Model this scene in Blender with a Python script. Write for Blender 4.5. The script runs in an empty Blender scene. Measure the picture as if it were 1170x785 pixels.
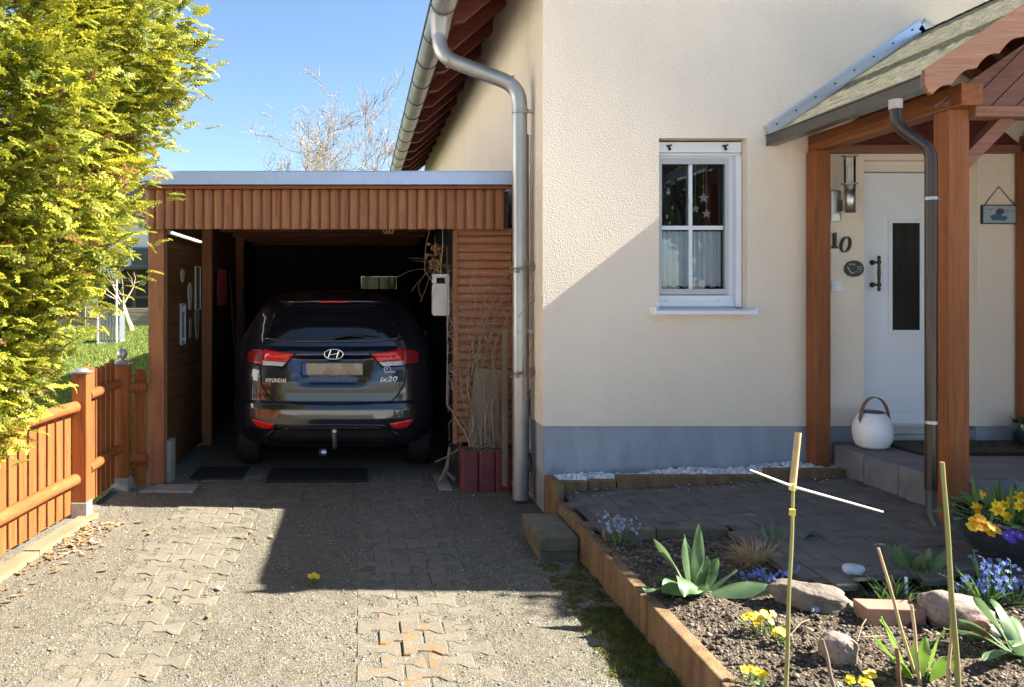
import bpy, bmesh, math, random
import numpy as np
from mathutils import Vector, Matrix, Quaternion, noise

random.seed(7)
RNG = np.random.default_rng(7)
C = bpy.context.scene.collection
scene = bpy.context.scene
rad = math.radians
ORG = {}

# ------------------------------------------------------------------ materials
def nmat(name):
    m = bpy.data.materials.new(name)
    m.use_nodes = True
    nt = m.node_tree
    return m, nt, nt.nodes['Principled BSDF']

def link(nt, a, b): nt.links.new(a, b)

def coords(nt, stretch=(1, 1, 1), jitter=True):
    tc = nt.nodes.new('ShaderNodeTexCoord')
    mp = nt.nodes.new('ShaderNodeMapping')
    mp.inputs['Scale'].default_value = stretch
    link(nt, tc.outputs['Object'], mp.inputs['Vector'])
    if jitter:
        oi = nt.nodes.new('ShaderNodeObjectInfo')
        mu = nt.nodes.new('ShaderNodeMath'); mu.operation = 'MULTIPLY'; mu.inputs[1].default_value = 37.0
        link(nt, oi.outputs['Random'], mu.inputs[0])
        link(nt, mu.outputs[0], mp.inputs['Location'])
    return mp.outputs['Vector']

def noise_tex(nt, vec, scale, detail=4, rough=.6, dist=0.0):
    n = nt.nodes.new('ShaderNodeTexNoise')
    n.inputs['Scale'].default_value = scale
    n.inputs['Detail'].default_value = detail
    n.inputs['Roughness'].default_value = rough
    n.inputs['Distortion'].default_value = dist
    link(nt, vec, n.inputs['Vector'])
    return n.outputs['Fac']

def voro(nt, vec, scale, feature='F1', out='Distance'):
    n = nt.nodes.new('ShaderNodeTexVoronoi')
    n.feature = feature
    n.inputs['Scale'].default_value = scale
    link(nt, vec, n.inputs['Vector'])
    return n.outputs[out]

def ramp(nt, fac, stops):
    r = nt.nodes.new('ShaderNodeValToRGB')
    el = r.color_ramp.elements
    while len(el) < len(stops): el.new(0.5)
    for e, (p, c) in zip(el, stops):
        e.position = p
        e.color = (c[0], c[1], c[2], 1) if not isinstance(c, (int, float)) else (c, c, c, 1)
    link(nt, fac, r.inputs['Fac'])
    return r.outputs['Color']

def mix(nt, fac, a, b, mode='MIX'):
    m = nt.nodes.new('ShaderNodeMix'); m.data_type = 'RGBA'; m.blend_type = mode
    for sock, v in ((m.inputs[0], fac), (m.inputs[6], a), (m.inputs[7], b)):
        if isinstance(v, (int, float)): sock.default_value = v
        elif isinstance(v, (tuple, list)): sock.default_value = (v[0], v[1], v[2], 1)
        else: link(nt, v, sock)
    return m.outputs[2]

def mathn(nt, op, a, b=None):
    m = nt.nodes.new('ShaderNodeMath'); m.operation = op
    for s, v in ((m.inputs[0], a), (m.inputs[1], b)):
        if v is None: continue
        if isinstance(v, (int, float)): s.default_value = v
        else: link(nt, v, s)
    return m.outputs[0]

def bump(nt, bsdf, h, strength=.5, dist=.01, prev=None):
    b = nt.nodes.new('ShaderNodeBump')
    b.inputs['Strength'].default_value = strength
    b.inputs['Distance'].default_value = dist
    link(nt, h, b.inputs['Height'])
    if prev is not None: link(nt, prev, b.inputs['Normal'])
    link(nt, b.outputs['Normal'], bsdf.inputs['Normal'])
    return b.outputs['Normal']

def sc(c, f): return tuple(min(1, v*f) for v in c)

def simple(name, c, rough=.6, metal=0, var=.18, scale=6, bscale=40, bstr=.15, bdist=.004, coat=0, stretch=(1, 1, 1), detail=5, spec=None):
    """a surface of one colour with soft wear and a fine grain"""
    m, nt, b = nmat(name)
    v = coords(nt, stretch)
    f = noise_tex(nt, v, scale, detail)
    col = ramp(nt, f, [(.25, sc(c, 1-var)), (.5, c), (.75, sc(c, 1+var))])
    link(nt, col, b.inputs['Base Color'])
    b.inputs['Roughness'].default_value = rough
    b.inputs['Metallic'].default_value = metal
    if coat:
        b.inputs['Coat Weight'].default_value = coat
        b.inputs['Coat Roughness'].default_value = .04
    if spec is not None: b.inputs['Specular IOR Level'].default_value = spec
    if bstr:
        bump(nt, b, noise_tex(nt, v, bscale, 6), bstr, bdist)
    return m

def wood(name, c, axis, rough=.6, dark=.45, scale=1.0, worn=None):
    """stained wood: grain lines along an axis, knots and weathered patches"""
    m, nt, b = nmat(name)
    st = [22, 22, 22]; st['xyz'.index(axis)] = 1.3
    st = tuple(s*scale for s in st)
    v = coords(nt, st)
    g = noise_tex(nt, v, 1.6, 6, .65, .8)
    v2 = coords(nt, (1, 1, 1))
    big = noise_tex(nt, v2, 2.3, 4)
    col = ramp(nt, g, [(.3, sc(c, 1-dark)), (.5, c), (.72, sc(c, 1.22))])
    col = mix(nt, ramp(nt, big, [(.35, 0), (.75, .55)]), col, sc(c, .62))
    if worn:
        w = noise_tex(nt, v, .9, 5, .7)
        col = mix(nt, ramp(nt, w, [(.6, 0), (.72, 1)]), col, worn)
    link(nt, col, b.inputs['Base Color'])
    b.inputs['Roughness'].default_value = rough; b.inputs['Specular IOR Level'].default_value = .22
    bump(nt, b, g, .4, .003)
    return m

def leafmat(name, c, c2=None, trans=.35, rough=.5, attr=False):
    m, nt, b = nmat(name)
    v = coords(nt, (1, 1, 1))
    f = noise_tex(nt, v, 9, 3)
    col = ramp(nt, f, [(.3, sc(c, .75)), (.7, c2 or sc(c, 1.25))])
    if attr:
        a = nt.nodes.new('ShaderNodeAttribute'); a.attribute_name = 'tint'
        col = mix(nt, 1.0, col, a.outputs['Color'], 'MULTIPLY')
    link(nt, col, b.inputs['Base Color'])
    b.inputs['Roughness'].default_value = rough
    t = nt.nodes.new('ShaderNodeBsdfTranslucent')
    link(nt, col, t.inputs['Color'])
    ms = nt.nodes.new('ShaderNodeMixShader'); ms.inputs[0].default_value = trans
    out = nt.nodes['Material Output']
    link(nt, b.outputs[0], ms.inputs[1]); link(nt, t.outputs[0], ms.inputs[2])
    link(nt, ms.outputs[0], out.inputs['Surface'])
    return m

# ------------------------------------------------------------------ mesh builder
class MB:
    def __init__(s):
        s.v = []; s.f = []; s.mi = []; s.sm = []
    def add(s, vs, fs, mi=0, smooth=False):
        o = len(s.v)
        s.v.extend([tuple(p) for p in vs])
        for f in fs:
            s.f.append([i+o for i in f]); s.mi.append(mi); s.sm.append(smooth)
        return s
    def box(s, x0, x1, y0, y1, z0, z1, bev=.004, mi=0, M=None):
        x0, x1 = sorted((x0, x1)); y0, y1 = sorted((y0, y1)); z0, z1 = sorted((z0, z1))
        bev = min(bev, (x1-x0)*.45, (y1-y0)*.45, (z1-z0)*.45)
        bm = bmesh.new()
        bmesh.ops.create_cube(bm, size=1)
        for v in bm.verts:
            v.co = Vector(((x0+x1)/2+v.co.x*(x1-x0), (y0+y1)/2+v.co.y*(y1-y0), (z0+z1)/2+v.co.z*(z1-z0)))
        if bev > 0:
            bmesh.ops.bevel(bm, geom=bm.edges[:], offset=bev, segments=2, profile=.6, affect='EDGES')
        if M is not None: bmesh.ops.transform(bm, matrix=M, verts=bm.verts)
        s.bm(bm, mi)
        return s
    def bm(s, bm, mi=0, smooth=False):
        bm.verts.index_update()
        s.add([v.co for v in bm.verts], [[v.index for v in f.verts] for f in bm.faces], mi, smooth)
        bm.free()
    def bar(s, a, b, w, h, up=(0, 0, 1), bev=.004, mi=0):
        """a rectangular bar from a to b"""
        a = Vector(a); b = Vector(b); d = b-a; L = d.length; d.normalize()
        up = Vector(up)
        side = d.cross(up)
        if side.length < 1e-4: side = d.cross(Vector((1, 0, 0)))
        side.normalize(); u = side.cross(d).normalized()
        M = Matrix((( side.x, d.x, u.x, a.x), (side.y, d.y, u.y, a.y), (side.z, d.z, u.z, a.z), (0, 0, 0, 1)))
        return s.box(-w/2, w/2, 0, L, -h/2, h/2, bev, mi, M)
    def tube(s, pts, r, n=8, mi=0, cap=True, smooth=True):
        pts = [Vector(p) for p in pts]
        rs = r if isinstance(r, (list, tuple)) else [r]*len(pts)
        vs = []; fs = []
        prevu = None
        for i, p in enumerate(pts):
            t = (pts[min(i+1, len(pts)-1)]-pts[max(i-1, 0)])
            if t.length < 1e-9: t = Vector((0, 0, 1))
            t.normalize()
            if prevu is None:
                u = t.cross(Vector((0, 0, 1)))
                if u.length < .05: u = t.cross(Vector((0, 1, 0)))
            else:
                u = prevu - t*prevu.dot(t)
            u.normalize(); w = t.cross(u); prevu = u
            for k in range(n):
                a = 2*math.pi*k/n
                vs.append(p+(u*math.cos(a)+w*math.sin(a))*rs[i])
        for i in range(len(pts)-1):
            for k in range(n):
                k2 = (k+1) % n
                fs.append([i*n+k, i*n+k2, (i+1)*n+k2, (i+1)*n+k])
        s.add(vs, fs, mi, smooth)
        if cap:
            s.add(vs[:n], [list(range(n))[::-1]], mi, False)
            s.add(vs[-n:], [list(range(n))], mi, False)
        return s
    def lathe(s, prof, cx, cy, cz=0, n=24, mi=0, smooth=True, M=None):
        """prof: list of (r, z) turned about a vertical axis"""
        vs = []; fs = []
        for r, z in prof:
            for k in range(n):
                a = 2*math.pi*k/n
                p = Vector((r*math.cos(a), r*math.sin(a), z))
                if M is not None: p = M @ p
                vs.append(p+Vector((cx, cy, cz)))
        for i in range(len(prof)-1):
            for k in range(n):
                k2 = (k+1) % n
                fs.append([i*n+k, i*n+k2, (i+1)*n+k2, (i+1)*n+k])
        s.add(vs, fs, mi, smooth)
        return s
    def prism(s, poly, axis, t0, t1, mi=0):
        """polygon extruded along an axis; poly in the other two coordinates, in xyz order"""
        def mk(p, t):
            if axis == 'x': return (t, p[0], p[1])
            if axis == 'y': return (p[0], t, p[1])
            return (p[0], p[1], t)
        n = len(poly)
        area = sum(poly[i][0]*poly[(i+1) % n][1]-poly[(i+1) % n][0]*poly[i][1] for i in range(n))
        vs = [mk(p, t0) for p in poly]+[mk(p, t1) for p in poly]
        fs = [list(range(n))[::-1], list(range(n, 2*n))]+[[i, (i+1) % n, n+(i+1) % n, n+i] for i in range(n)]
        if (area < 0) != (axis == 'y'): fs = [f[::-1] for f in fs]
        return s.add(vs, fs, mi)
    def quad(s, a, b, c, d, mi=0): return s.add([a, b, c, d], [[0, 1, 2, 3]], mi)
    def build(s, name, mats, parent=None, origin=None):
        if not isinstance(mats, (list, tuple)): mats = [mats]
        if parent is not None: o0 = ORG[parent.name]
        elif origin is not None: o0 = Vector(origin)
        else:
            a = np.array(s.v); o0 = Vector(((a[:, 0].min()+a[:, 0].max())/2, (a[:, 1].min()+a[:, 1].max())/2, a[:, 2].min()))
        me = bpy.data.meshes.new(name)
        me.from_pydata([(p[0]-o0.x, p[1]-o0.y, p[2]-o0.z) for p in s.v], [], s.f)
        for m in mats: me.materials.append(m)
        me.polygons.foreach_set('material_index', s.mi)
        me.polygons.foreach_set('use_smooth', s.sm)
        me.update()
        ob = bpy.data.objects.new(name, me); C.objects.link(ob)
        if parent is not None: ob.parent = parent
        else: ob.location = o0
        ORG[ob.name] = o0
        return ob

def np_mesh(name, V, F, mat, parent=None, origin=(0, 0, 0), tint=None, smooth=False):
    """big meshes from arrays; F is an (n,k) index array"""
    o0 = ORG[parent.name] if parent is not None else Vector(origin)
    V = np.asarray(V, dtype=np.float32)-np.array(o0, dtype=np.float32)
    F = np.asarray(F, dtype=np.int32)
    me = bpy.data.meshes.new(name)
    k = F.shape[1]
    me.vertices.add(len(V)); me.vertices.foreach_set('co', V.ravel())
    me.loops.add(F.size); me.loops.foreach_set('vertex_index', F.ravel())
    me.polygons.add(len(F))
    me.polygons.foreach_set('loop_start', np.arange(0, F.size, k, dtype=np.int32))
    if smooth: me.polygons.foreach_set('use_smooth', np.ones(len(F), dtype=bool))
    me.update(calc_edges=True)
    if tint is not None:
        at = me.attributes.new('tint', 'FLOAT_COLOR', 'POINT')
        T = np.ones((len(V), 4), dtype=np.float32); T[:, :3] = tint
        at.data.foreach_set('color', T.ravel())
    for m in (mat if isinstance(mat, (list, tuple)) else [mat]): me.materials.append(m)
    ob = bpy.data.objects.new(name, me); C.objects.link(ob)
    if parent is not None: ob.parent = parent
    else: ob.location = o0
    ORG[ob.name] = o0
    return ob

def tag(o, label=None, cat=None, group=None, kind=None):
    if label: o['label'] = label
    if cat: o['category'] = cat
    if group: o['group'] = group
    if kind: o['kind'] = kind
    return o

def thing(name, label, cat, loc=(0, 0, 0), group=None):
    o = bpy.data.objects.new(name, None); C.objects.link(o)
    o.location = loc; o.empty_display_size = .1
    ORG[o.name] = Vector(loc)
    return tag(o, label, cat, group)

def copy_thing(o, loc, rotz, label, scale=None):
    r = o.copy(); C.objects.link(r); r.location = loc; r.rotation_euler = (0, 0, rotz)
    if scale: r.scale = scale if isinstance(scale, tuple) else (scale,)*3
    r['label'] = label
    ORG[r.name] = Vector(loc)
    for ch in list(o.children):
        c = ch.copy(); C.objects.link(c); c.parent = r
        for g in list(ch.children):
            d = g.copy(); C.objects.link(d); d.parent = c
    return r

def ground(px, py, z=0.0):
    """where a line of sight measured in the photograph meets level z"""
    d = 880*(1.55-z)/(py-335)
    return (px-412)*d/880, d

def fbm(x, y, s, z=0.0): return noise.fractal(Vector((x*s, y*s, z)), 1.0, 2.0, 4)

def stones(n, xs, ys, zf, r0, r1, flat=.6, inside=None, squash=None):
    """a scatter of irregular small stones: returns V, F, per-vertex random"""
    ico = [(0, 0, 1), (.894, 0, .447), (.276, .851, .447), (-.724, .526, .447), (-.724, -.526, .447), (.276, -.851, .447),
           (.724, .526, -.447), (-.276, .851, -.447), (-.894, 0, -.447), (-.276, -.851, -.447), (.724, -.526, -.447), (0, 0, -1)]
    fi = [(0, 1, 2), (0, 2, 3), (0, 3, 4), (0, 4, 5), (0, 5, 1), (1, 6, 2), (2, 7, 3), (3, 8, 4), (4, 9, 5), (5, 10, 1), (6, 7, 2), (7, 8, 3),
          (8, 9, 4), (9, 10, 5), (10, 6, 1), (11, 7, 6), (11, 8, 7), (11, 9, 8), (11, 10, 9), (11, 6, 10)]
    I = np.array(ico); Fi = np.array(fi)
    Vs = []; Fs = []; Ts = []
    k = 0; tries = 0
    while k < n and tries < n*12:
        tries += 1
        x = RNG.uniform(*xs); y = RNG.uniform(*ys)
        if inside and not inside(x, y): continue
        r = r0+(r1-r0)*RNG.random()**2.2
        A = I*(1+RNG.uniform(-.28, .28, (12, 1)))
        A = A*np.array([RNG.uniform(.75, 1.3), RNG.uniform(.75, 1.3), flat*RNG.uniform(.7, 1.2)])*r
        a = RNG.uniform(0, 6.28); c, s = math.cos(a), math.sin(a)
        t = RNG.uniform(-.4, .4); ct, st = math.cos(t), math.sin(t)
        R = np.array([[c, -s, 0], [s, c, 0], [0, 0, 1]]) @ np.array([[1, 0, 0], [0, ct, -st], [0, st, ct]])
        P = A @ R.T+np.array([x, y, zf(x, y)+r*flat*.45])
        Vs.append(P); Fs.append(Fi+12*k); Ts.append(np.repeat(RNG.random((1, 3)), 12, 0)); k += 1
    return np.concatenate(Vs), np.concatenate(Fs), np.concatenate(Ts)

def ngrid(x0, x1, y0, y1, nx, ny, zf):
    X, Y = np.meshgrid(np.linspace(x0, x1, nx+1), np.linspace(y0, y1, ny+1))
    V = np.array([(x, y, zf(x, y)) for x, y in zip(X.ravel(), Y.ravel())])
    i = np.arange(ny)[:, None]*(nx+1)+np.arange(nx)[None, :]
    i = i.ravel()
    F = np.stack([i, i+1, i+nx+2, i+nx+1], 1)
    return V, F
# ------------------------------------------------------------------ palette
m_plaster, nt, b = nmat('rough_plaster')
v = coords(nt, jitter=False)
n1 = noise_tex(nt, v, .9, 4)
n2 = noise_tex(nt, v, 85, 4, .65)
vr = voro(nt, v, 105)
n3 = noise_tex(nt, coords(nt, (2.2, 2.2, .5), False), 1.6, 5, .6)
col = ramp(nt, n1, [(.3, (.855, .74, .61)), (.7, (.90, .795, .67))])
col = mix(nt, ramp(nt, n3, [(.45, 0), (.75, .22)]), col, (.72, .62, .51))
link(nt, mix(nt, .12, col, ramp(nt, n2, [(.35, (.45, .36, .26)), (.65, (1, .9, .75))])), b.inputs['Base Color'])
b.inputs['Roughness'].default_value = .9; b.inputs['Specular IOR Level'].default_value = .2
nb = bump(nt, b, vr, .5, .006)
bump(nt, b, n2, .4, .010, nb)

m_plinth, nt, b = nmat('painted_plinth')
v = coords(nt, jitter=False)
s1 = noise_tex(nt, coords(nt, (3, 3, .7), False), 2.2, 5, .65)
pc = ramp(nt, s1, [(.3, (.28, .31, .36)), (.55, (.345, .38, .435)), (.75, (.41, .44, .49))])
tcz = nt.nodes.new('ShaderNodeTexCoord'); sz = nt.nodes.new('ShaderNodeSeparateXYZ'); link(nt, tcz.outputs['Object'], sz.inputs[0])
dirt = mathn(nt, 'SUBTRACT', noise_tex(nt, coords(nt, (1, 1, .6), False), 7, 6, .7), mathn(nt, 'MULTIPLY', mathn(nt, 'SUBTRACT', sz.outputs[2], .27), 2.2))
pc = mix(nt, ramp(nt, dirt, [(.38, 0), (.62, .6)]), pc, (.17, .15, .11))
link(nt, pc, b.inputs['Base Color'])
b.inputs['Roughness'].default_value = .85
bump(nt, b, noise_tex(nt, v, 70, 5), .3, .004)

m_gravel, nt, b = nmat('grit_and_gravel')
v = coords(nt, jitter=False)
cell = voro(nt, v, 210, out='Color')
sep = nt.nodes.new('ShaderNodeSeparateColor'); link(nt, cell, sep.inputs[0])
gcol = ramp(nt, sep.outputs[0], [(0, (.05, .045, .034)), (.35, (.128, .116, .086)), (.7, (.185, .168, .126)), (.93, (.26, .236, .19)), (1, (.40, .38, .33))])
big = noise_tex(nt, v, 1.6, 5, .65)
fine = noise_tex(nt, v, 14, 4)
gcol = mix(nt, ramp(nt, big, [(.38, 0), (.68, .5)]), gcol, (.105, .09, .065), 'MIX')
gcol = mix(nt, ramp(nt, fine, [(.5, 0), (.75, .45)]), gcol, (.215, .193, .138))
link(nt, gcol, b.inputs['Base Color'])
b.inputs['Roughness'].default_value = .92; b.inputs['Specular IOR Level'].default_value = .25
nb = bump(nt, b, voro(nt, v, 210), .8, .005)
bump(nt, b, noise_tex(nt, v, 60, 6), .55, .01, nb)

m_paver, nt, b = nmat('worn_concrete_pavers')
tc = nt.nodes.new('ShaderNodeTexCoord'); v = tc.outputs['Object']
f = noise_tex(nt, v, 5, 6, .7); sp = voro(nt, v, 190, out='Color')
sep = nt.nodes.new('ShaderNodeSeparateColor'); link(nt, sp, sep.inputs[0])
col = ramp(nt, f, [(.3, (.095, .08, .058)), (.52, (.155, .137, .101)), (.72, (.205, .184, .14))])
col = mix(nt, .5, col, ramp(nt, sep.outputs[0], [(0, (.13, .11, .09)), (.5, (.16, .142, .108)), (1, (.285, .257, .205))]))
# iron-rich rust stains on the nearest right hand stones
sx = nt.nodes.new('ShaderNodeSeparateXYZ'); link(nt, v, sx.inputs[0])
def band(s, lo, hi, soft):
    mr = nt.nodes.new('ShaderNodeMapRange'); mr.inputs[1].default_value = lo; mr.inputs[2].default_value = lo+soft
    link(nt, s, mr.inputs[0])
    m2 = nt.nodes.new('ShaderNodeMapRange'); m2.inputs[1].default_value = hi; m2.inputs[2].default_value = hi-soft
    link(nt, s, m2.inputs[0])
    return mathn(nt, 'MULTIPLY', mr.outputs[0], m2.outputs[0])
msk = mathn(nt, 'MULTIPLY', band(sx.outputs[0], .0, .42, .1), band(sx.outputs[1], 2.2, 3.75, .2))
rst = ramp(nt, noise_tex(nt, v, 11, 5, .75), [(.52, 0), (.62, .85)])
col = mix(nt, mathn(nt, 'MULTIPLY', msk, rst), col, (.31, .135, .04))
link(nt, col, b.inputs['Base Color']); b.inputs['Roughness'].default_value = .9
b.inputs['Specular IOR Level'].default_value = .25
bump(nt, b, noise_tex(nt, v, 90, 5), .6, .006)

def speckle(name, stops, scale, rough=.9, bs=.8, bd=.01, big=None, bigscale=2):
    m, nt, b = nmat(name)
    v = coords(nt, jitter=False)
    sp = voro(nt, v, scale, out='Color')
    sep = nt.nodes.new('ShaderNodeSeparateColor'); link(nt, sp, sep.inputs[0])
    col = ramp(nt, sep.outputs[0], stops)
    if big: col = mix(nt, ramp(nt, noise_tex(nt, v, bigscale, 5, .65), [(.4, 0), (.7, .7)]), col, big)
    link(nt, col, b.inputs['Base Color'])
    b.inputs['Roughness'].default_value = rough; b.inputs['Specular IOR Level'].default_value = .2
    nb = bump(nt, b, voro(nt, v, scale), bs, bd)
    bump(nt, b, noise_tex(nt, v, scale*.35, 5), .5, bd*1.5, nb)
    return m
m_soil = speckle('garden_soil', [(0, (.04, .03, .02)), (.45, (.10, .076, .053)), (.8, (.17, .132, .095)), (1, (.30, .245, .185))], 130, big=(.065, .047, .033), bigscale=3)
m_lawn = speckle('lawn_ground', [(0, (.05, .085, .012)), (.5, (.10, .155, .02)), (1, (.17, .21, .045))], 60, big=(.14, .17, .035))
m_earth = speckle('rough_earth', [(0, (.06, .05, .03)), (.5, (.12, .1, .06)), (1, (.2, .17, .11))], 40, big=(.09, .11, .03))
m_clinker = simple('clinker_paver', (.115, .104, .094), .85, var=.35, scale=7, bscale=70, bstr=.4, bdist=.005)
m_sand = simple('joint_sand', (.085, .075, .06), .95, var=.4, scale=20, bscale=120, bstr=.6)
m_kerbst, nt, b = nmat('brown_concrete_kerb')
v = coords(nt, (1, 1, 1))
base = ramp(nt, noise_tex(nt, coords(nt, (5, 5, .8)), 2.2, 6, .7), [(.3, (.115, .07, .04)), (.5, (.20, .125, .07)), (.7, (.27, .18, .10))])
base = mix(nt, ramp(nt, noise_tex(nt, v, 9, 6, .75), [(.5, 0), (.68, .7)]), base, (.22, .19, .065))
base = mix(nt, ramp(nt, noise_tex(nt, v, 60, 4, .7), [(.55, 0), (.7, .5)]), base, (.07, .055, .04))
link(nt, base, b.inputs['Base Color']); b.inputs['Roughness'].default_value = .9; b.inputs['Specular IOR Level'].default_value = .2
bump(nt, b, noise_tex(nt, v, 70, 6), .6, .008)
m_greyconc = simple('grey_concrete', (.27, .255, .23), .9, var=.3, scale=5, bscale=60, bstr=.4, bdist=.006)
m_mossconc = simple('mossy_concrete', (.13, .115, .075), .92, var=.45, scale=8, bscale=60, bstr=.5, bdist=.008)
m_stepst = simple('blue_grey_block', (.155, .155, .165), .85, var=.3, scale=6, bscale=60, bstr=.4, bdist=.005)
m_steptop = simple('reddish_step_paving', (.2, .165, .155), .85, var=.25, scale=5, bscale=60, bstr=.3, bdist=.004)
m_kerbyel = simple('sandy_kerb', (.21, .168, .095), .9, var=.25, scale=6, bscale=50, bstr=.5, bdist=.008)
m_white = simple('white_upvc', (.80, .83, .88), .32, var=.03, bstr=.03)
m_greyplastic = simple('grey_screen_frame', (.5, .51, .53), .4, var=.05, bstr=.04)
m_zinc = simple('weathered_zinc', (.40, .41, .42), .42, metal=.75, var=.2, scale=4, bscale=30, bstr=.08, stretch=(1, 1, .4))
m_zincdark = simple('dark_zinc_seam', (.1, .1, .1), .5, metal=.5)
m_trim = simple('pale_blue_grey_trim', (.46, .57, .80), .42, metal=.25, var=.1, bscale=10, bstr=.06)
m_alu = simple('bright_sheet_metal', (.62, .65, .70), .3, metal=.9, var=.08, bscale=12, bstr=.06)
m_steel = simple('brushed_steel', (.62, .62, .6), .38, metal=1, var=.08, stretch=(1, 1, .1))
m_dkmetal = simple('dark_brown_gutter_metal', (.075, .068, .06), .32, metal=.35, var=.15, bstr=.05, coat=.2)
m_brpipe = simple('dark_brown_pipe', (.026, .013, .009), .38, metal=0, var=.2, bstr=.02, coat=.12)
m_iron = simple('dark_bronze_iron', (.055, .045, .033), .4, metal=.7, var=.3)
m_bluemetal = simple('blue_end_cap', (.08, .13, .2), .4, metal=.3)
m_soffit = wood('dark_red_soffit', (.13, .034, .025), 'y', .55)
m_rafter = wood('dark_red_rafter', (.15, .038, .026), 'x', .5)
m_carwood_z = wood('carport_stain_upright', (.33, .145, .072), 'z', .6)
m_carwood_x = wood('carport_stain_cross', (.26, .09, .04), 'x', .6)
m_carwood_y = wood('carport_stain_long', (.25, .10, .035), 'y', .6)
m_porch_z = wood('porch_stain_upright', (.27, .095, .034), 'z', .55)
m_porch_y = wood('porch_stain_long', (.28, .10, .036), 'y', .55)
m_porch_x = wood('porch_stain_cross', (.26, .12, .075), 'x', .55)
m_porch_board = wood('porch_gable_board', (.2, .09, .065), 'x', .6, worn=(.3, .2, .15))
m_barge = wood('pale_barge_board', (.27, .125, .075), 'x', .6, dark=.2, worn=(.32, .17, .11))
m_fence_z = wood('fence_orange_upright', (.32, .10, .03), 'z', .65, dark=.55, worn=(.42, .2, .085))
m_fence_y = wood('fence_orange_rail', (.33, .11, .034), 'y', .6, worn=(.46, .29, .16))
m_fencepost = wood('fence_post_stain', (.29, .095, .03), 'z', .6)
m_oldwood = wood('grey_weathered_board', (.23, .18, .13), 'z', .9, worn=(.32, .28, .22))
m_cane = wood('dry_cane', (.50, .36, .2), 'z', .6, dark=.3)
m_red_slab = simple('burgundy_concrete', (.16, .042, .045), .85, var=.3, bscale=70, bstr=.4)
m_black = simple('black_rubber', (.012, .013, .015), .7, var=.3, bscale=80, bstr=.4)
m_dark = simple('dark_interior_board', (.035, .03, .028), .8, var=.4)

def glassmat(name, tint, refl=1.0, rough=0.0, ior=1.5):
    m, nt, b = nmat(name)
    nt.nodes.remove(b)
    tr = nt.nodes.new('ShaderNodeBsdfTransparent'); tr.inputs[0].default_value = (*tint, 1)
    gl = nt.nodes.new('ShaderNodeBsdfGlossy'); gl.inputs['Roughness'].default_value = rough
    fr = nt.nodes.new('ShaderNodeFresnel'); fr.inputs['IOR'].default_value = ior
    fm = mathn(nt, 'MULTIPLY', fr.outputs[0], refl)
    ms = nt.nodes.new('ShaderNodeMixShader')
    link(nt, fm, ms.inputs[0]); link(nt, tr.outputs[0], ms.inputs[1]); link(nt, gl.outputs[0], ms.inputs[2])
    link(nt, ms.outputs[0], nt.nodes['Material Output'].inputs['Surface'])
    return m
m_glass = glassmat('window_glass', (.85, .89, .92), 1.9)

# ------------------------------------------------------------------ terrain, lawn, driveway
def dz(x, y): return .006*fbm(x, y, 2.2)+.0045*fbm(x, y, 14, 3.0)+(.012 if y > 13 else 0)
def lz(x, y):
    s = min(1, max(0, (y-6.5)/9)); s = s*s*(3-2*s)
    return .02+.33*s+.03*fbm(x, y, .35)
def pz(x, y=0): return .22+.052*(x-1.3)
def bz(x, y): return .158+.035*(x-1.33)+.02*(y-2.5)+.017*fbm(x, y, 5)+.012*fbm(x, y, 17, 2.0)

tb = MB().quad((-160, -160, -.06), (160, -160, -.06), (160, 160, -.06), (-160, 160, -.06))
tag(tb.build('ground', m_earth, origin=(0, 0, -.06)), kind='structure')
V, F = ngrid(-30, -1.93, 5.6, 60, 60, 110, lz)
tag(np_mesh('lawn', V, F, m_lawn, smooth=True), kind='structure')
V, F = ngrid(-5.5, -1.84, -1, 5.62, 60, 80, lambda x, y: -.012+.03*min(1, max(0, (-1.86-(5.29-y)*.105-x)/.1))+.008*fbm(x, y, 9))
tag(np_mesh('garden_verge', V, F, m_gravel, smooth=True), kind='structure')
V, F = ngrid(-2.0, 1.36, 1.6, 6.6, 220, 320, dz)
tag(np_mesh('driveway', V, F, m_gravel, smooth=True), kind='structure')
V, F = ngrid(-2.0, 1.3, 6.6, 12.3, 40, 60, dz)
tag(np_mesh('carport_floor', V, F, m_gravel, smooth=True), kind='structure')
V, F = ngrid(-2.0, 1.36, -3, 1.6, 40, 40, dz)
tag(np_mesh('street_edge', V, F, m_gravel, smooth=True), kind='structure')

m_bounce = simple('pale_bounce_paving', (.53, .51, .47), .9, var=.2, scale=2, bscale=30, bstr=.3, bdist=.01)  # unseen pale ground, added to bounce sunlight onto the walls
for n_, a_ in (('street', (-40, 40, -34, -3.02, -.03)), ('bounce_pavement', (1.38, 14, -3.0, .98, -.02)), ('bounce_pavement', (-16, -5.52, -3.0, 5.5, -.02))):
    tag(MB().quad((a_[0], a_[2], a_[4]), (a_[1], a_[2], a_[4]), (a_[1], a_[3], a_[4]), (a_[0], a_[3], a_[4])).build(n_, m_bounce, origin=(0, 0, 0)), kind='structure')

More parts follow.
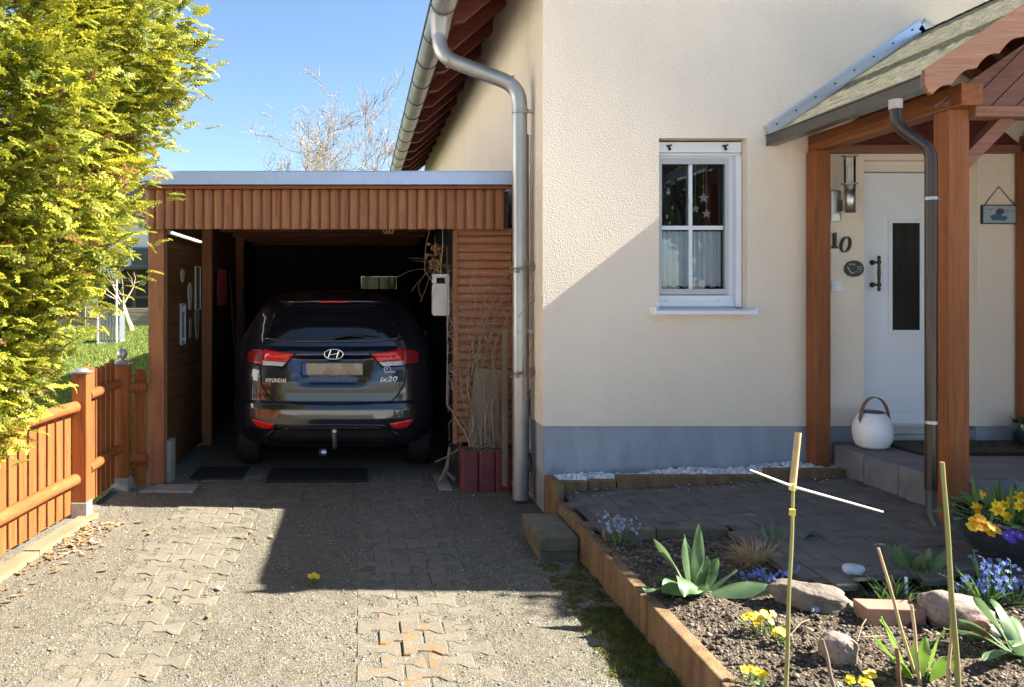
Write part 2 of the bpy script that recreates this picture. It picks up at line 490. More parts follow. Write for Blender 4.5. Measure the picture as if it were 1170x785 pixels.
def wave_pavers(name, x0, ncol, y0, y1, lift):
    """interlocking wavy stones lying in grit, some of them sunk under it"""
    L, P, e = .2, .105, .016
    mb = MB(); row = 0; y = y0
    while y < y1:
        off = L/2 if row % 2 else 0
        for c in range(ncol):
            cx = x0+c*L+off+L/2
            if row % 2 and c == ncol-1: continue
            prof = [(-.098, -P/2-e), (-.07, -P/2-e), (-.034, -P/2+e), (.034, -P/2+e), (.07, -P/2-e), (.098, -P/2-e)]
            ring = [(a*.985, bb+.0025) for a, bb in prof]+[(-a*.985, -bb-.0025) for a, bb in prof]
            z = dz(cx, y)+lift(cx, y)+random.uniform(-.0035, .0035)
            tx, ty = random.gauss(0, .012), random.gauss(0, .012)
            vs = []
            for k, (ins, zz) in enumerate(((1, -.02), (1, -.004), (.955, 0))):
                vs += [(cx+a*ins, y+bb*ins, z+zz+a*tx+bb*ty) for a, bb in ring]
            n = len(ring)
            fs = [[k*n+i, k*n+(i+1) % n, (k+1)*n+(i+1) % n, (k+1)*n+i] for k in range(2) for i in range(n)]+[list(range(2*n, 3*n))]
            mb.add(vs, fs)
        row += 1; y += P
    o = mb.build(name, m_paver, origin=(0, 0, 0))
    return tag(o, kind='structure')
wave_pavers('driveway_paving', -1.32, 3, 2.4, 6.5, lambda x, y: .0022+.0035*fbm(x, y, 1.7, 5))
wave_pavers('driveway_paving', -.02, 3, 2.3, 6.5, lambda x, y: (.007 if y < 3.75 and x < .35 else .0028)+.0035*fbm(x, y, 1.9, 8))
for x0, x1, y0, y1 in ((-.78, -.44, 5.72, 6.22), (-.42, -.06, 5.74, 6.22)):
    o = MB().box(x0, x1, y0, y1, -.03, dz((x0+x1)/2, y0)+.007, .006).build('paving_slab', m_mossconc, origin=((x0+x1)/2, y0, 0)); tag(o, kind='structure')

def in_drive(x, y): return -1.95 < x < 1.22
V, F, T = stones(9000, (-1.95, 1.24), (2.3, 6.7), dz, .002, .0078, .6)
m_peb, nt, b = nmat('loose_pebbles')
a = nt.nodes.new('ShaderNodeAttribute'); a.attribute_name = 'tint'
link(nt, a.outputs['Color'], b.inputs['Base Color']); b.inputs['Roughness'].default_value = .85
g = T[:, :1]; tint = (.09+.3*g**1.8)*np.array([1, .93, .79])
tag(np_mesh('loose_gravel', V, F, m_peb, tint=tint), kind='stuff')

# sandy kerb under the fence, path paving, bed
kb = MB()
for i in range(4):
    y0, y1 = 2.2+i*.78, 2.2+i*.78+.772
    fx = lambda y: -1.86-(5.29-y)*.105
    kb.prism([(fx(y0)-.05, y0), (fx(y0)+.05, y0), (fx(y1)+.05, y1), (fx(y1)-.05, y1)], 'z', -.05, .03+.006*(i % 2))
tag(kb.build('fence_kerb', m_kerbyel), kind='structure')

for a_ in ((1.34, 7, 4.285, 5.44), (2.045, 7, 3.44, 4.283)):
    tag(np_mesh('path_bed', *ngrid(*a_, 40, 20, lambda x, y: pz(x)-.006), m_sand), kind='structure')
hb = MB()
def brick(cx, cy, lx, ly):
    if not ((1.36 < cx < 8 and 4.3 < cy < 5.14) or (2.04 < cx < 8 and 3.45 < cy <= 4.3)): return
    if cx > 3.28 and cy > 4.36: return
    z = pz(cx)+random.uniform(-.003, .003)
    tx, ty = random.gauss(0, .006), random.gauss(0, .006)
    hx, hy = lx/2-.0022, ly/2-.0022
    vs = []
    for ins, zz in ((0, -.03), (0, -.004), (.005, 0)):
        for sx, sy in ((-1, -1), (1, -1), (1, 1), (-1, 1)):
            x, y = sx*(hx-ins), sy*(hy-ins)
            vs.append((cx+x, cy+y, z+zz+x*(tx+.05)+y*ty))
    hb.add(vs, [[k*4+i, k*4+(i+1) % 4, k*4+4+(i+1) % 4, k*4+4+i] for k in range(2) for i in range(4)]+[[8, 9, 10, 11]])
w = .1
for i in range(-90, 90):          # herringbone
    for j in range(-90, 90):
        r = (i+j) % 4
        x, y = 3+i*w, 4.3+j*w
        if r == 0: brick(x+w, y+w/2, 2*w, w)
        elif r == 2: brick(x+w/2, y+w, w, 2*w)
tag(hb.build('path_paving', m_clinker, origin=(0, 0, 0)), kind='structure')

V, F = ngrid(1.3, 6.2, 1.0, 4.32, 210, 150, bz)
tag(np_mesh('flower_bed', V, F, m_soil, smooth=True), kind='structure')
def in_bed(x, y): return x > 1.36 and (y < 3.42 or (x < 2.0 and y < 4.2))
V, F, T = stones(11000, (1.36, 4.2), (2.2, 4.2), bz, .002, .012, .75, in_bed)
g = T[:, :1]; tint = (.04+.19*g**2)*np.array([1.0, .79, .58])
m_crumb = m_peb
tag(np_mesh('soil_crumbs', V, F, m_crumb, tint=tint), kind='stuff')
V, F, T = stones(1900, (1.34, 3.36), (5.24, 5.43), lambda x, y: pz(x)+.03+.012*math.sin(x*9), .008, .021, .75)
V2, F2, T2 = stones(120, (1.3, 3.3), (5.0, 5.25), lambda x, y: pz(x), .003, .008, .7)
tint = np.concatenate([.42+.42*T[:, :1]*np.array([[1, 1, 1.0]]), .3+.4*T2[:, :1]*np.array([[1, 1, 1.0]])])
tag(np_mesh('white_gravel', np.concatenate([V, V2]), np.concatenate([F, F2+len(V)]), m_peb, tint=tint), kind='stuff')

# kerb and edging stones: one thing each
def edging(y0, y1, z, i, lab):
    mb = MB()
    mb.box(1.27, 1.33, y0+.004, y1-.004, -.1, z, .008)
    o = mb.build('edging_stone', m_kerbst)
    tag(o, lab, 'edging stone', 'brown edging stones of the flower bed')
edg = [(5.02, 5.32, .30, 'short brown edging stone at the house corner, standing higher than the others'),
       (4.05, 5.02, .195, 'long brown edging stone directly behind the dark concrete step block'),
       (3.52, 4.05, .19, 'brown edging stone beside the light blue flower clump'),
       (3.42, 3.52, .183, 'narrow filler stone in the brown edging row of the bed'),
       (2.72, 3.42, .187, 'moss-streaked brown edging stone left of the big tulip plant'),
       (1.9, 2.72, .18, 'brown edging stone nearest the camera, cut off by the photo')]
for i, (a_, b_, z_, l_) in enumerate(edg): edging(a_, b_, z_, i, l_)
kx = [1.34, 1.53, 1.72, 2.72, 3.42]
kl = ['first short kerb stone of the white gravel strip, at the house corner', 'second short kerb stone of the white gravel strip',
      'long brown kerb stone before the white gravel under the window', 'brown kerb stone before the white gravel beside the rear porch post']
for i in range(4):
    x0, x1 = kx[i]+.004, kx[i+1]-.004
    mb = MB(); zz = pz((x0+x1)/2)+.055
    mb.box(x0, x1, 5.17, 5.23, zz-.2, zz, .006)
    o = mb.build('kerb_stone', m_kerbst); tag(o, kl[i], 'kerb stone', 'kerb stones of the white gravel strip')
for i, (x0, x1, z) in enumerate(((1.34, 1.62, .235), (1.626, 2.02, .24))):
    o = MB().box(x0, x1, 4.22, 4.28, .05, z+.02, .006).build('path_kerb', m_mossconc)
    tag(o, ['short grey path kerb beside the light blue flower clump', 'grey path kerb behind the big tulip plant'][i], 'kerb stone', 'grey kerbs of the paved path')
sb = thing('step_block', 'dark mossy concrete step block against the bed edging', 'step block', (1.14, 4.69, 0))
MB().box(1.04, 1.262, 4.46, 4.93, -.03, .05, .008).build('lower_block', m_mossconc, sb)
MB().box(1.035, 1.262, 4.455, 4.935, .053, .14, .01).build('upper_block', m_mossconc, sb)
# ------------------------------------------------------------------ the house
HX, HY, HX2, HY2 = 1.284, 5.43, 10.3, 15.4
RX, SL = 5.8, .84
EZ = 4.10                                   # underside of the roof at the wall
house = thing('house', 'cream plastered house with grey plinth and one small white window', 'house', (HX, HY, 0))
PL = .612
mb = MB()
def wq(x0, x1, z0, z1):
    mb.quad((x0, HY, z0), (x1, HY, z0), (x1, HY, z1), (x0, HY, z1))
WX0, WX1, WZ0, WZ1 = 2.104, 2.727, 1.43, 2.645
DX0, DX1, DZ1 = 3.55, 4.35, 2.49
wq(HX, WX0, PL, 3.2); wq(WX0, WX1, PL, WZ0); wq(WX0, WX1, WZ1, 3.2); wq(WX1, DX0, PL, 3.2); wq(DX0, DX1, DZ1, 3.2); wq(DX1, HX2, PL, 3.2)
mb.add([(HX, HY, 3.2), (HX2, HY, 3.2), (HX2, HY, EZ), (RX, HY, EZ+(RX-HX)*SL), (HX, HY, EZ)], [[0, 1, 2, 3, 4]])
mb.add([(HX, HY2, 0), (HX2, HY2, 0), (HX2, HY2, EZ), (RX, HY2, EZ+(RX-HX)*SL), (HX, HY2, EZ)], [[4, 3, 2, 1, 0]])
mb.quad((HX, HY2, PL), (HX, HY, PL), (HX, HY, EZ+.1), (HX, HY2, EZ+.1))
mb.quad((HX2, HY, 0), (HX2, HY2, 0), (HX2, HY2, EZ+.1), (HX2, HY, EZ+.1))
for x0, x1, z0, z1, dpt in ((WX0, WX1, WZ0, WZ1, .125), (DX0, DX1, PL, DZ1, .3)):
    y1 = HY+dpt
    mb.quad((x0, HY, z0), (x0, HY, z1), (x0, y1, z1), (x0, y1, z0))
    mb.quad((x1, HY, z1), (x1, HY, z0), (x1, y1, z0), (x1, y1, z1))
    mb.quad((x0, HY, z1), (x1, HY, z1), (x1, y1, z1), (x0, y1, z1))
    mb.quad((x0, HY, z0), (x0, y1, z0), (x1, y1, z0), (x1, HY, z0))
mb.build('wall', m_plaster, house)
mb = MB()                                    # plinth, set back a little under the plaster
mb.box(HX+.012, DX0, HY+.012, HY+.2, -.05, PL-.002, 0)
mb.box(DX1, HX2-.01, HY+.012, HY+.2, -.05, PL-.002, 0)
mb.box(HX+.012, HX+.2, HY+.2, HY2, -.05, PL-.002, 0)
mb.build('plinth', m_plinth, house)
# roof: two slopes with verge overhang, rafters with chamfered tails under dark red boards
OV, EX = .25, .66                            # verge overhang, x of the roof edge
y0, y1 = HY-OV, HY2+.3
up = .15                                     # height of the soffit boards over the rafter underside
roof_mat = simple('roof_tile', (.13, .06, .05), .8, var=.3)
def slope_prism(x0, x1, zoff, th, ya, yb, mirror=False):
    f = lambda x: EZ+zoff+(x-HX)*SL
    p = [(x0, f(x0)), (x1, f(x1)), (x1, f(x1)+th), (x0, f(x0)+th)]
    if mirror: p = [(2*RX-x, z) for x, z in p][::-1]
    return p
mb = MB()
for mir in (False, True):
    mb.prism(slope_prism(EX, RX, up+.026, .11, y0, y1, mir), 'y', y0, y1)
roof = mb.build('roof', roof_mat, house)
mb = MB()
for mir in (False, True):
    mb.prism(slope_prism(EX+.02, RX, up, .025, y0, y1, mir), 'y', y0+.01, y1-.01)
mb.build('soffit', m_soffit, roof)
mb = MB()
for mir in (False, True):
    mb.prism(slope_prism(EX+.01, RX, -.02, .165, y0, y1, mir), 'y', y0-.028, y0-.003)
mb.build('verge_board', m_rafter, roof)
ry = 5.42
k = 0
while ry < HY2:
    tail = .76
    f = lambda x: EZ+(x-HX)*SL
    p = [(tail+.06, f(tail+.06)-.002), (2.4, f(2.4)), (2.4, f(2.4)+up), (tail, f(tail)+up), (tail-.05, f(tail-.05)+.11), (tail-.02, f(tail)+.04)]
    o = MB().prism(p, 'y', ry-.045, ry+.045).build('rafter', m_rafter, roof)
    ry += .70; k += 1
# gutter: half round, brackets, outlet, downpipe
GX, GZ, GR = .625, 3.735, .095
mb = MB()
vs = []; fs = []
ys = [y0-.01, y1]
NA = 14
for rr in (GR, GR-.006):
    for y in ys:
        for k in range(NA+1):
            a = math.pi+math.pi*k/NA
            vs.append((GX+rr*math.cos(a), y, GZ+rr*math.sin(a)))
n = NA+1
for k in range(NA):
    fs.append([k, n+k, n+k+1, k+1]); fs.append([2*n+k+1, 3*n+k+1, 3*n+k, 2*n+k])
mb.add(vs, fs, 0, True)
mb.add([vs[k] for k in range(n)], [list(range(n))])
mb.tube([(GX-GR, y0-.01, GZ+.004), (GX-GR, y1, GZ+.004)], .012, 8, 1)
gut = mb.build('gutter', [m_zinc, m_zincdark], house)
ry = 5.42
while ry < HY2:
    mb = MB()
    pts = [(GX+(GR+.003)*math.cos(math.pi+math.pi*k/12), ry+.35, GZ+(GR+.003)*math.sin(math.pi+math.pi*k/12)) for k in range(13)]
    mb.tube(pts, .006, 5)
    mb.build('gutter_bracket', m_zincdark, gut); ry += .70
DP = .056
def bend(a, b, c, r, n=5):
    """points round a corner b"""
    a, b, c = Vector(a), Vector(b), Vector(c)
    u = (a-b).normalized()*r; w = (c-b).normalized()*r
    return [b+u*(1-t)**2+w*t**2 for t in [i/n for i in range(n+1)]]
A_ = (GX-.02, 5.9, GZ-GR+.02); B_ = (.60, 5.88, 3.36); C_ = (1.185, 5.74, 3.09); D_ = (1.185, 5.72, .02)
mb = MB()
mb.tube([A_]+bend(A_, B_, C_, .14)+bend(B_, C_, D_, .14)+[D_], DP, 18)
dpipe = mb.build('downpipe', m_zinc, house)
MB().tube([(GX-.01, 5.9, GZ-.05), (GX-.015, 5.9, GZ-.1), (GX-.02, 5.9, GZ-.24)], [.09, .085, DP+.004], 16).build('pipe_outlet', m_zinc, dpipe)
for z in (2.9, 1.27, .3, .14):
    mb = MB().tube([(1.185, 5.722, z-.014), (1.185, 5.722, z+.014)], DP+.006, 16)
    if z > 1: mb.box(1.225, 1.285, 5.71, 5.735, z-.012, z+.012, .003)
    mb.build('pipe_clamp', m_zinc, dpipe)
for t in (.12, .88):
    p = Vector(B_).lerp(Vector(C_), t); q = Vector(B_).lerp(Vector(C_), t+.02)
    MB().tube([p, q], DP+.004, 16).build('pipe_joint', m_zinc, dpipe)
cp = MB().tube([(1.262, 5.83, .05), (1.262, 5.83, 2.75)], .012, 8)
cp.tube([(1.262, 5.83, .62), (1.262, 5.83, .82)], .024, 10); cp.tube([(1.262, 5.83, .2), (1.262, 5.83, .34)], .026, 10)
cp.build('conduit', simple('brown_conduit', (.16, .11, .075), .6), house)

# window
wmb = MB()
FY = 5.52
fx0, fx1, fz0, fz1 = 2.07, 2.729, 1.445, 2.54
wmb.box(fx0, fx1, FY+.03, FY+.1, fz0, 1.535, .005); wmb.box(fx0, fx1, FY+.03, FY+.1, 2.512, 2.6, .005)
wmb.box(fx0, 2.155, FY+.03, FY+.1, 1.535, 2.512, .005); wmb.box(2.645, fx1, FY+.03, FY+.1, 1.535, 2.512, .005)
wmb.box(fx0, fx1, FY+.012, FY+.03, fz0+.01, 1.49, .004)
win = wmb.build('window', m_white, house)
mb = MB()
mb.box(2.14, 2.165, FY+.012, FY+.028, 1.54, 2.52, .003); mb.box(2.619, 2.644, FY+.012, FY+.028, 1.54, 2.52, .003)
mb.box(2.165, 2.619, FY+.012, FY+.028, 1.54, 1.58, .003); mb.box(2.165, 2.619, FY+.012, FY+.028, 2.478, 2.52, .003)
mb.build('screen_frame', m_greyplastic, win)
mb = MB()
mb.box(2.371, 2.396, FY+.04, FY+.06, 1.575, 2.48, .003); mb.box(2.16, 2.371, FY+.041, FY+.059, 2.008, 2.037, .003); mb.box(2.396, 2.62, FY+.041, FY+.059, 2.008, 2.037, .003)
mb.build('glazing_bar', m_white, win)
for x0, x1 in ((2.15, 2.372), (2.395, 2.63)):
    for z0, z1 in ((1.56, 2.009), (2.036, 2.49)):
        MB().box(x0, x1, FY+.064, FY+.07, z0, z1, 0).build('pane', m_glass, win)
mb = MB(); mb.box(2.062, 2.722, FY-.02, FY+.08, 2.555, 2.63, .006); mb.box(2.062, 2.722, FY-.005, FY+.06, 2.536, 2.552, .003)
sbx = mb.build('shutter_box', m_white, win)
mb = MB(); mb.box(2.683, 2.722, FY-.02, FY+.028, 1.45, 2.534, .004); mb.build('shutter_rail', m_white, win)
for x in (2.2, 2.60):
    mb = MB(); mb.tube([(x-.02, FY-.028, 2.60), (x+.02, FY-.03, 2.605)], .006, 6); mb.tube([(x, FY-.022, 2.595), (x+.006, FY-.032, 2.57)], .009, 6); mb.build('latch', m_iron, win)
for x in (2.2, 2.57):
    MB().box(x, x+.04, FY+.0, FY+.011, 1.488, 1.50, .002).build('drain_cap', m_white, win)
mb = MB()
mb.prism([(5.325, 1.404), (5.325, 1.428), (5.55, 1.444), (5.55, 1.41)], 'x', 2.045, 2.74)
mb.box(2.036, 2.047, 5.322, 5.55, 1.40, 1.452, .002); mb.box(2.738, 2.749, 5.322, 5.43, 1.40, 1.452, .002)
mb.build('window_sill', m_white, win)
# room behind the window
MB().box(1.6, 3.3, 6.6, 7.6, 1.0, 2.75, 0).build('room_lining', simple('dim_room', (.09, .08, .07), .9), house)
# pleated half curtain
V = []; F = []
nx = 130
for i in range(nx+1):
    x = 2.16+.465*i/nx
    y = 5.618+.014*math.sin(x*150+1.2*math.sin(x*23))
    for z in (1.60, 1.63, 1.98, 2.0): V.append((x, y+(.004*math.sin(x*60) if z < 1.61 else 0), z+(.006*math.sin(x*90) if z < 1.61 else 0)))
for i in range(nx):
    for k in range(3): F.append((i*4+k, i*4+4+k, i*4+5+k, i*4+1+k))
o = np_mesh('curtain', V, F, simple('white_net', (.85, .86, .87), .9, var=.05), origin=(2.38, 5.618, 1.6), smooth=True)
tag(o, 'white pleated half curtain behind the lower panes of the small window', 'curtain')
def star(cx, cz, r, y=5.62):
    p = []
    for k in range(10):
        a = math.pi/2+math.pi*k/5; rr = r if k % 2 == 0 else r*.45
        p.append((cx+rr*math.cos(a), cz+rr*math.sin(a)))
    mb = MB().prism(p, 'y', y, y+.008); mb.box(cx-.001, cx+.001, y+.003, y+.005, cz+r*.9, 2.49, 0); return mb
for cx, cz, r, l in ((2.505, 2.245, .04, 'pale paper star hanging highest behind the upper right pane'), (2.445, 2.165, .032, 'small pale star hanging lower left behind the upper right pane'),
                     (2.525, 2.13, .034, 'pale star hanging lowest behind the upper right pane')):
    tag(star(cx, cz, r).build('window_star', simple('pale_paper', (.5, .45, .38), .8)), l, 'ornament', 'stars hanging in the window')

# door
DY = 5.55
mb = MB(); mb.box(3.45, 4.45, DY, DY+.06, .535, 2.415, .004)
mb.box(3.47, 4.43, DY-.012, DY-.001, .545, .70, .004)
door = mb.build('door', m_white, house)
m_cream = simple('cream_frame', (.74, .70, .6), .45, var=.04, bstr=.03)
MB().box(3.45, 4.45, DY-.04, DY+.06, 2.42, 2.52, .004).build('door_frame', m_cream, door)
MB().box(3.45, 4.45, DY-.03, DY+.08, .49, .532, .003).build('threshold', m_cream, door)
mb = MB()
mb.box(3.797, 3.825, DY-.014, DY-.001, 1.257, 2.083, .004); mb.box(4.024, 4.06, DY-.014, DY-.001, 1.257, 2.083, .004)
mb.box(3.825, 4.024, DY-.014, DY-.001, 1.257, 1.285, .004); mb.box(3.825, 4.024, DY-.014, DY-.001, 2.055, 2.083, .004)
mb.build('glass_frame', m_white, door)
gm = simple('dark_textured_glass', (.022, .022, .02), .12, var=.5, scale=3, stretch=(30, 1, 1), bscale=8, bstr=.3, bdist=.003)
MB().box(3.825, 4.024, DY-.006, DY-.001, 1.285, 2.055, 0).build('door_glass', gm, door)
mb = MB()
mb.lathe([(.0, -.128), (.008, -.125), (.013, -.11), (.008, -.1), (.014, -.088), (.014, -.075), (.009, -.06), (.012, 0), (.009, .06), (.014, .075), (.014, .088), (.008, .1), (.013, .11), (.008, .125), (0, .128)], 3.685, DY-.075, 1.69, 14)
for z in (1.61, 1.77): mb.tube([(3.685, DY-.07, z), (3.685, DY-.03, z), (3.685, DY-.012, z), (3.685, DY, z)], [.008, .008, .018, .02], 10)
mb.build('door_handle', m_iron, door)
# ------------------------------------------------------------------ porch
porch = thing('porch', 'brown timber porch with mossy shingle roof over the front door', 'porch', (3.95, 4.7, .3))
PRX, PRZ = 3.95, 3.385
def pf(x): return PRZ-.685*abs(x-PRX)
for x0, x1, y0p, y1p, z0 in ((3.15, 3.262, 4.125, 4.237, .27), (3.13, 3.236, 5.30, 5.412, .27), (4.638, 4.75, 4.125, 4.237, .34), (4.60, 4.71, 5.30, 5.412, .42)):
    mb = MB().box(x0, x1, y0p, y1p, z0, 2.536, .006)
    mb.build('post', m_porch_z, porch)
for x0, x1 in ((3.15, 3.262), (4.638, 4.75)):
    MB().box(x0-.002, x1+.002, 4.035, 5.42, 2.537, 2.652, .006).build('beam', m_porch_y, porch)
MB().box(3.2, 3.25, 4.10, 4.13, .25, .28, .002).build('post_shoe', m_greyconc, porch)
MB().box(3.264, 4.636, 4.085, 4.185, 2.487, 2.545, .005).build('tie_beam', m_porch_x, porch)
MB().box(3.264, 4.60, 5.36, 5.424, 2.53, 2.585, .005).build('wall_plate', m_porch_x, porch)
MB().prism([(3.27, 2.586), (4.63, 2.586), (3.95, 3.16)], 'y', 5.40, 5.426).build('wall_lining', m_soffit, porch)
for s in (-1, 1):
    X = lambda x: PRX+s*(x-PRX)
    a = (X(3.25), 4.18, 2.245); b_ = (X(3.50), 4.18, 2.50)
    mb = MB().bar(a, b_, .07, .075, (0, 1, 0), .005); mb.build('brace', m_porch_x, porch)
    mb = MB().bar((X(3.225), 4.235, 2.10), (X(3.225), 4.6, 2.53), .075, .085, (1, 0, 0), .005)
# gable boards, cut from a triangle in diagonal strips
def clip(poly, n, c, keep):
    out = []
    for i in range(len(poly)):
        p, q = poly[i], poly[(i+1) % len(poly)]
        dp, dq = (p[0]*n[0]+p[1]*n[1]-c)*keep, (q[0]*n[0]+q[1]*n[1]-c)*keep
        if dp >= 0: out.append(p)
        if (dp > 0 > dq) or (dp < 0 < dq):
            t = dp/(dp-dq); out.append((p[0]+t*(q[0]-p[0]), p[1]+t*(q[1]-p[1])))
    return out
tri = [(3.05, 2.546), (4.85, 2.546), (PRX, 3.16)]
mb = MB()
for s in (-1, 1):
    half = clip(tri, (1, 0), PRX, s) if s == 1 else clip(tri, (1, 0), PRX, -1)
    nn = (-.707*(-s), .707) if s == 1 else (-.707, .707)
    k0 = -12
    for k in range(-40, 60):
        c0, c1 = 0.095*k, 0.095*k+.088
        p = clip(clip(half, nn, c0, 1), nn, c1, -1)
        if len(p) >= 3: mb.prism(p, 'y', 4.105, 4.125+.0)
        p = clip(clip(half, nn, c1, 1), nn, c1+.007, -1)
        if len(p) >= 3: mb.prism(p, 'y', 4.115, 4.124)
mb.build('gable_board', m_porch_board, porch)
# scalloped barge boards
for s in (-1, 1):
    top = []; n = 64; x0, x1 = 2.785, PRX
    for i in range(n+1):
        t = i/n; x = x0+(x1-x0)*t
        z = 2.655+(x-x0)*.66
        low = .172-.035*abs(math.sin(math.pi*((x-x0)/.118-.12)))**.6
        if x < x0+.03: low = .075+.08*(x-x0)/.03
        top.append((x, z, z-low))
    mb = MB()
    for i in range(n):
        (xa, ta, la), (xb, tb_, lb) = top[i], top[i+1]
        p = [(PRX+s*(xa-PRX)*-1 if s == 1 else xa, la), (PRX+s*(xb-PRX)*-1 if s == 1 else xb, lb), (PRX+s*(xb-PRX)*-1 if s == 1 else xb, tb_), (PRX+s*(xa-PRX)*-1 if s == 1 else xa, ta)]
        vs = [(q[0], y, q[1]) for y in (3.80, 3.824) for q in p]
        fs = [[0, 1, 2, 3], [7, 6, 5, 4], [0, 4, 5, 1], [2, 6, 7, 3]]
        if i == 0: fs.append([0, 3, 7, 4])
        if s == 1: fs = [f[::-1] for f in fs]
        mb.add(vs, fs)
    mb.build('barge_board', m_barge, porch)
# roof boarding and mossy shingles laid in courses
m_shingle, nt, b = nmat('mossy_shingle')
v = coords(nt, jitter=False)
c1 = noise_tex(nt, v, 6, 6, .7); c2 = noise_tex(nt, v, 70, 4, .7)
base = ramp(nt, c2, [(.3, (.075, .07, .058)), (.55, (.165, .155, .125)), (.75, (.27, .255, .205))])
base = mix(nt, ramp(nt, c1, [(.38, 0), (.6, .6)]), base, (.24, .23, .11))
base = mix(nt, ramp(nt, noise_tex(nt, v, 55, 5, .85), [(.46, 0), (.6, .85)]), base, (.36, .34, .17))
link(nt, base, b.inputs['Base Color']); b.inputs['Roughness'].default_value = .95
bump(nt, b, c2, .7, .012)
for s in (-1, 1):
    mb = MB(); e = 1.06
    mb.prism([(PRX-s*0, PRZ-.03), (PRX+s*e, PRZ-.03-.685*e), (PRX+s*e, PRZ-.05-.685*e), (PRX, PRZ-.05)], 'y', 3.83, 5.427)
    mb.build('roof_boarding', m_soffit, porch)
    ncr = 2
    V = []; F = []
    for k in range(ncr):
        d0, d1 = e*k/ncr-.02, e*(k+1)/ncr+.012
        ny = 90; nxx = 30; o0 = len(V)
        for i in range(nxx+1):
            for j in range(ny+1):
                dd = d0+(d1-d0)*i/nxx; y = 3.80+(5.428-3.80)*j/ny
                z = PRZ-.685*dd-.008+.012*i/nxx+.004*fbm(dd*3, y*3, 6, k)
                if i == nxx: z += 0
                V.append((PRX+s*max(dd, 0), y, z))
        for i in range(nxx):
            for j in range(ny):
                a = o0+i*(ny+1)+j; q = [a, a+1, a+ny+2, a+ny+1]; F.append(q if s == -1 else q[::-1])
        o1 = len(V)
        for j in range(ny+1):                     # butt edge
            p = V[o0+nxx*(ny+1)+j]; V.append((p[0], p[1], p[2]-.014))
        for j in range(ny):
            a = o0+nxx*(ny+1)+j; c_ = o1+j; q = [a, a+1, c_+1, c_]; F.append(q if s == -1 else q[::-1])
    np_mesh('roof_shingle', V, F, m_shingle, porch)
    # gutter: a boxy dark channel
    gx = PRX+s*1.075
    mb = MB(); y0g, y1g = 3.93, 5.42
    w_ = .075
    zs = 2.585
    xo, xi = (gx-s*0+s*.02, gx-s*.05)
    lo, hi = min(xo, xi), max(xo, xi)
    mb.box(lo, lo+.005, y0g, y1g, zs, zs+.075, .001); mb.box(hi-.005, hi, y0g, y1g, zs, zs+.085, .001); mb.box(lo+.005, hi-.005, y0g, y1g, zs, zs+.005, .001)
    mb.tube([(xo, y0g, zs+.073), (xo, y1g, zs+.073)], .008, 8)
    pg = mb.build('porch_gutter', m_dkmetal, porch)
    MB().box(lo-.003, hi+.003, y0g-.02, y0g-.001, zs-.003, zs+.08, .002).build('gutter_end_cap', m_bluemetal, pg)
    for y in (4.0, 4.35, 4.7, 5.05, 5.36):         # little rafter tails
        f = lambda x: PRZ-.052-.685*abs(x-PRX)
        xs = [1.02, .30, .30, 1.0]
        p = [(PRX+s*1.02, f(PRX+1.02)-.02), (PRX+s*.97, f(PRX+.97)-.06), (PRX+s*.1, f(PRX+.1)-.075), (PRX+s*.1, f(PRX+.1)), (PRX+s*1.02, f(PRX+1.02))]
        MB().prism(p, 'y', y-.028, y+.028).build('porch_rafter', m_porch_x, porch)
    # flashing on the wall
    mb = MB()
    a = Vector((PRX, 5.42, PRZ+.055)); b2 = Vector((PRX+s*1.09, 5.42, PRZ+.045-.685*1.09))
    mb.bar(a, b2, .004, .085, (0, 0, 1), 0)
    mb.bar(a+Vector((0, -.012, .04)), b2+Vector((0, -.012, .04)), .022, .006, (0, 0, 1), 0)
    fl = mb.build('wall_flashing', m_alu, porch)
    mb = MB()
    for k in range(8):
        p = a.lerp(b2, (k+.5)/8); mb.tube([p+Vector((0, -.006, .01)), p+Vector((0, -.001, .01))], .007, 8)
    mb.build('flashing_screw', m_zincdark, fl)
# porch downpipe
R_ = .029
mb = MB(); px = 2.985
A_ = (2.862, 4.12, 2.58); B_ = (2.862, 4.12, 2.45); C_ = (2.985, 4.03, 2.30); D_ = (2.985, 4.03, .52)
mb.tube([A_]+bend(A_, B_, C_, .05)+bend(B_, C_, D_, .05)+[D_], R_, 16)
pd = mb.build('porch_downpipe', m_brpipe, porch)
MB().tube([(2.862, 4.12, 2.585), (2.862, 4.12, 2.535)], R_+.004, 16).build('pipe_collar', simple('pale_collar', (.42, .40, .38), .5), pd)
MB().tube([(2.985, 4.03, .525), (2.985, 4.03, .40), (2.992, 4.0, .335)], .026, 14).build('pipe_shoe', simple('dull_dark_pipe', (.06, .065, .06), .4), pd)
for z in (2.045, .875):
    mb = MB(); mb.tube([(2.985, 4.03, z-.008), (2.985, 4.03, z+.008)], R_+.003, 14); mb.bar((3.01, 4.035, z), (3.16, 4.16, z), .006, .006, bev=0)
    mb.build('pipe_bracket', m_zinc, pd)
mb = MB()                                       # bolt heads on the posts
mb.tube([(3.148, 5.36, 2.02), (3.14, 5.36, 2.02)], .012, 10); mb.build('bolt_cap', m_white, porch)

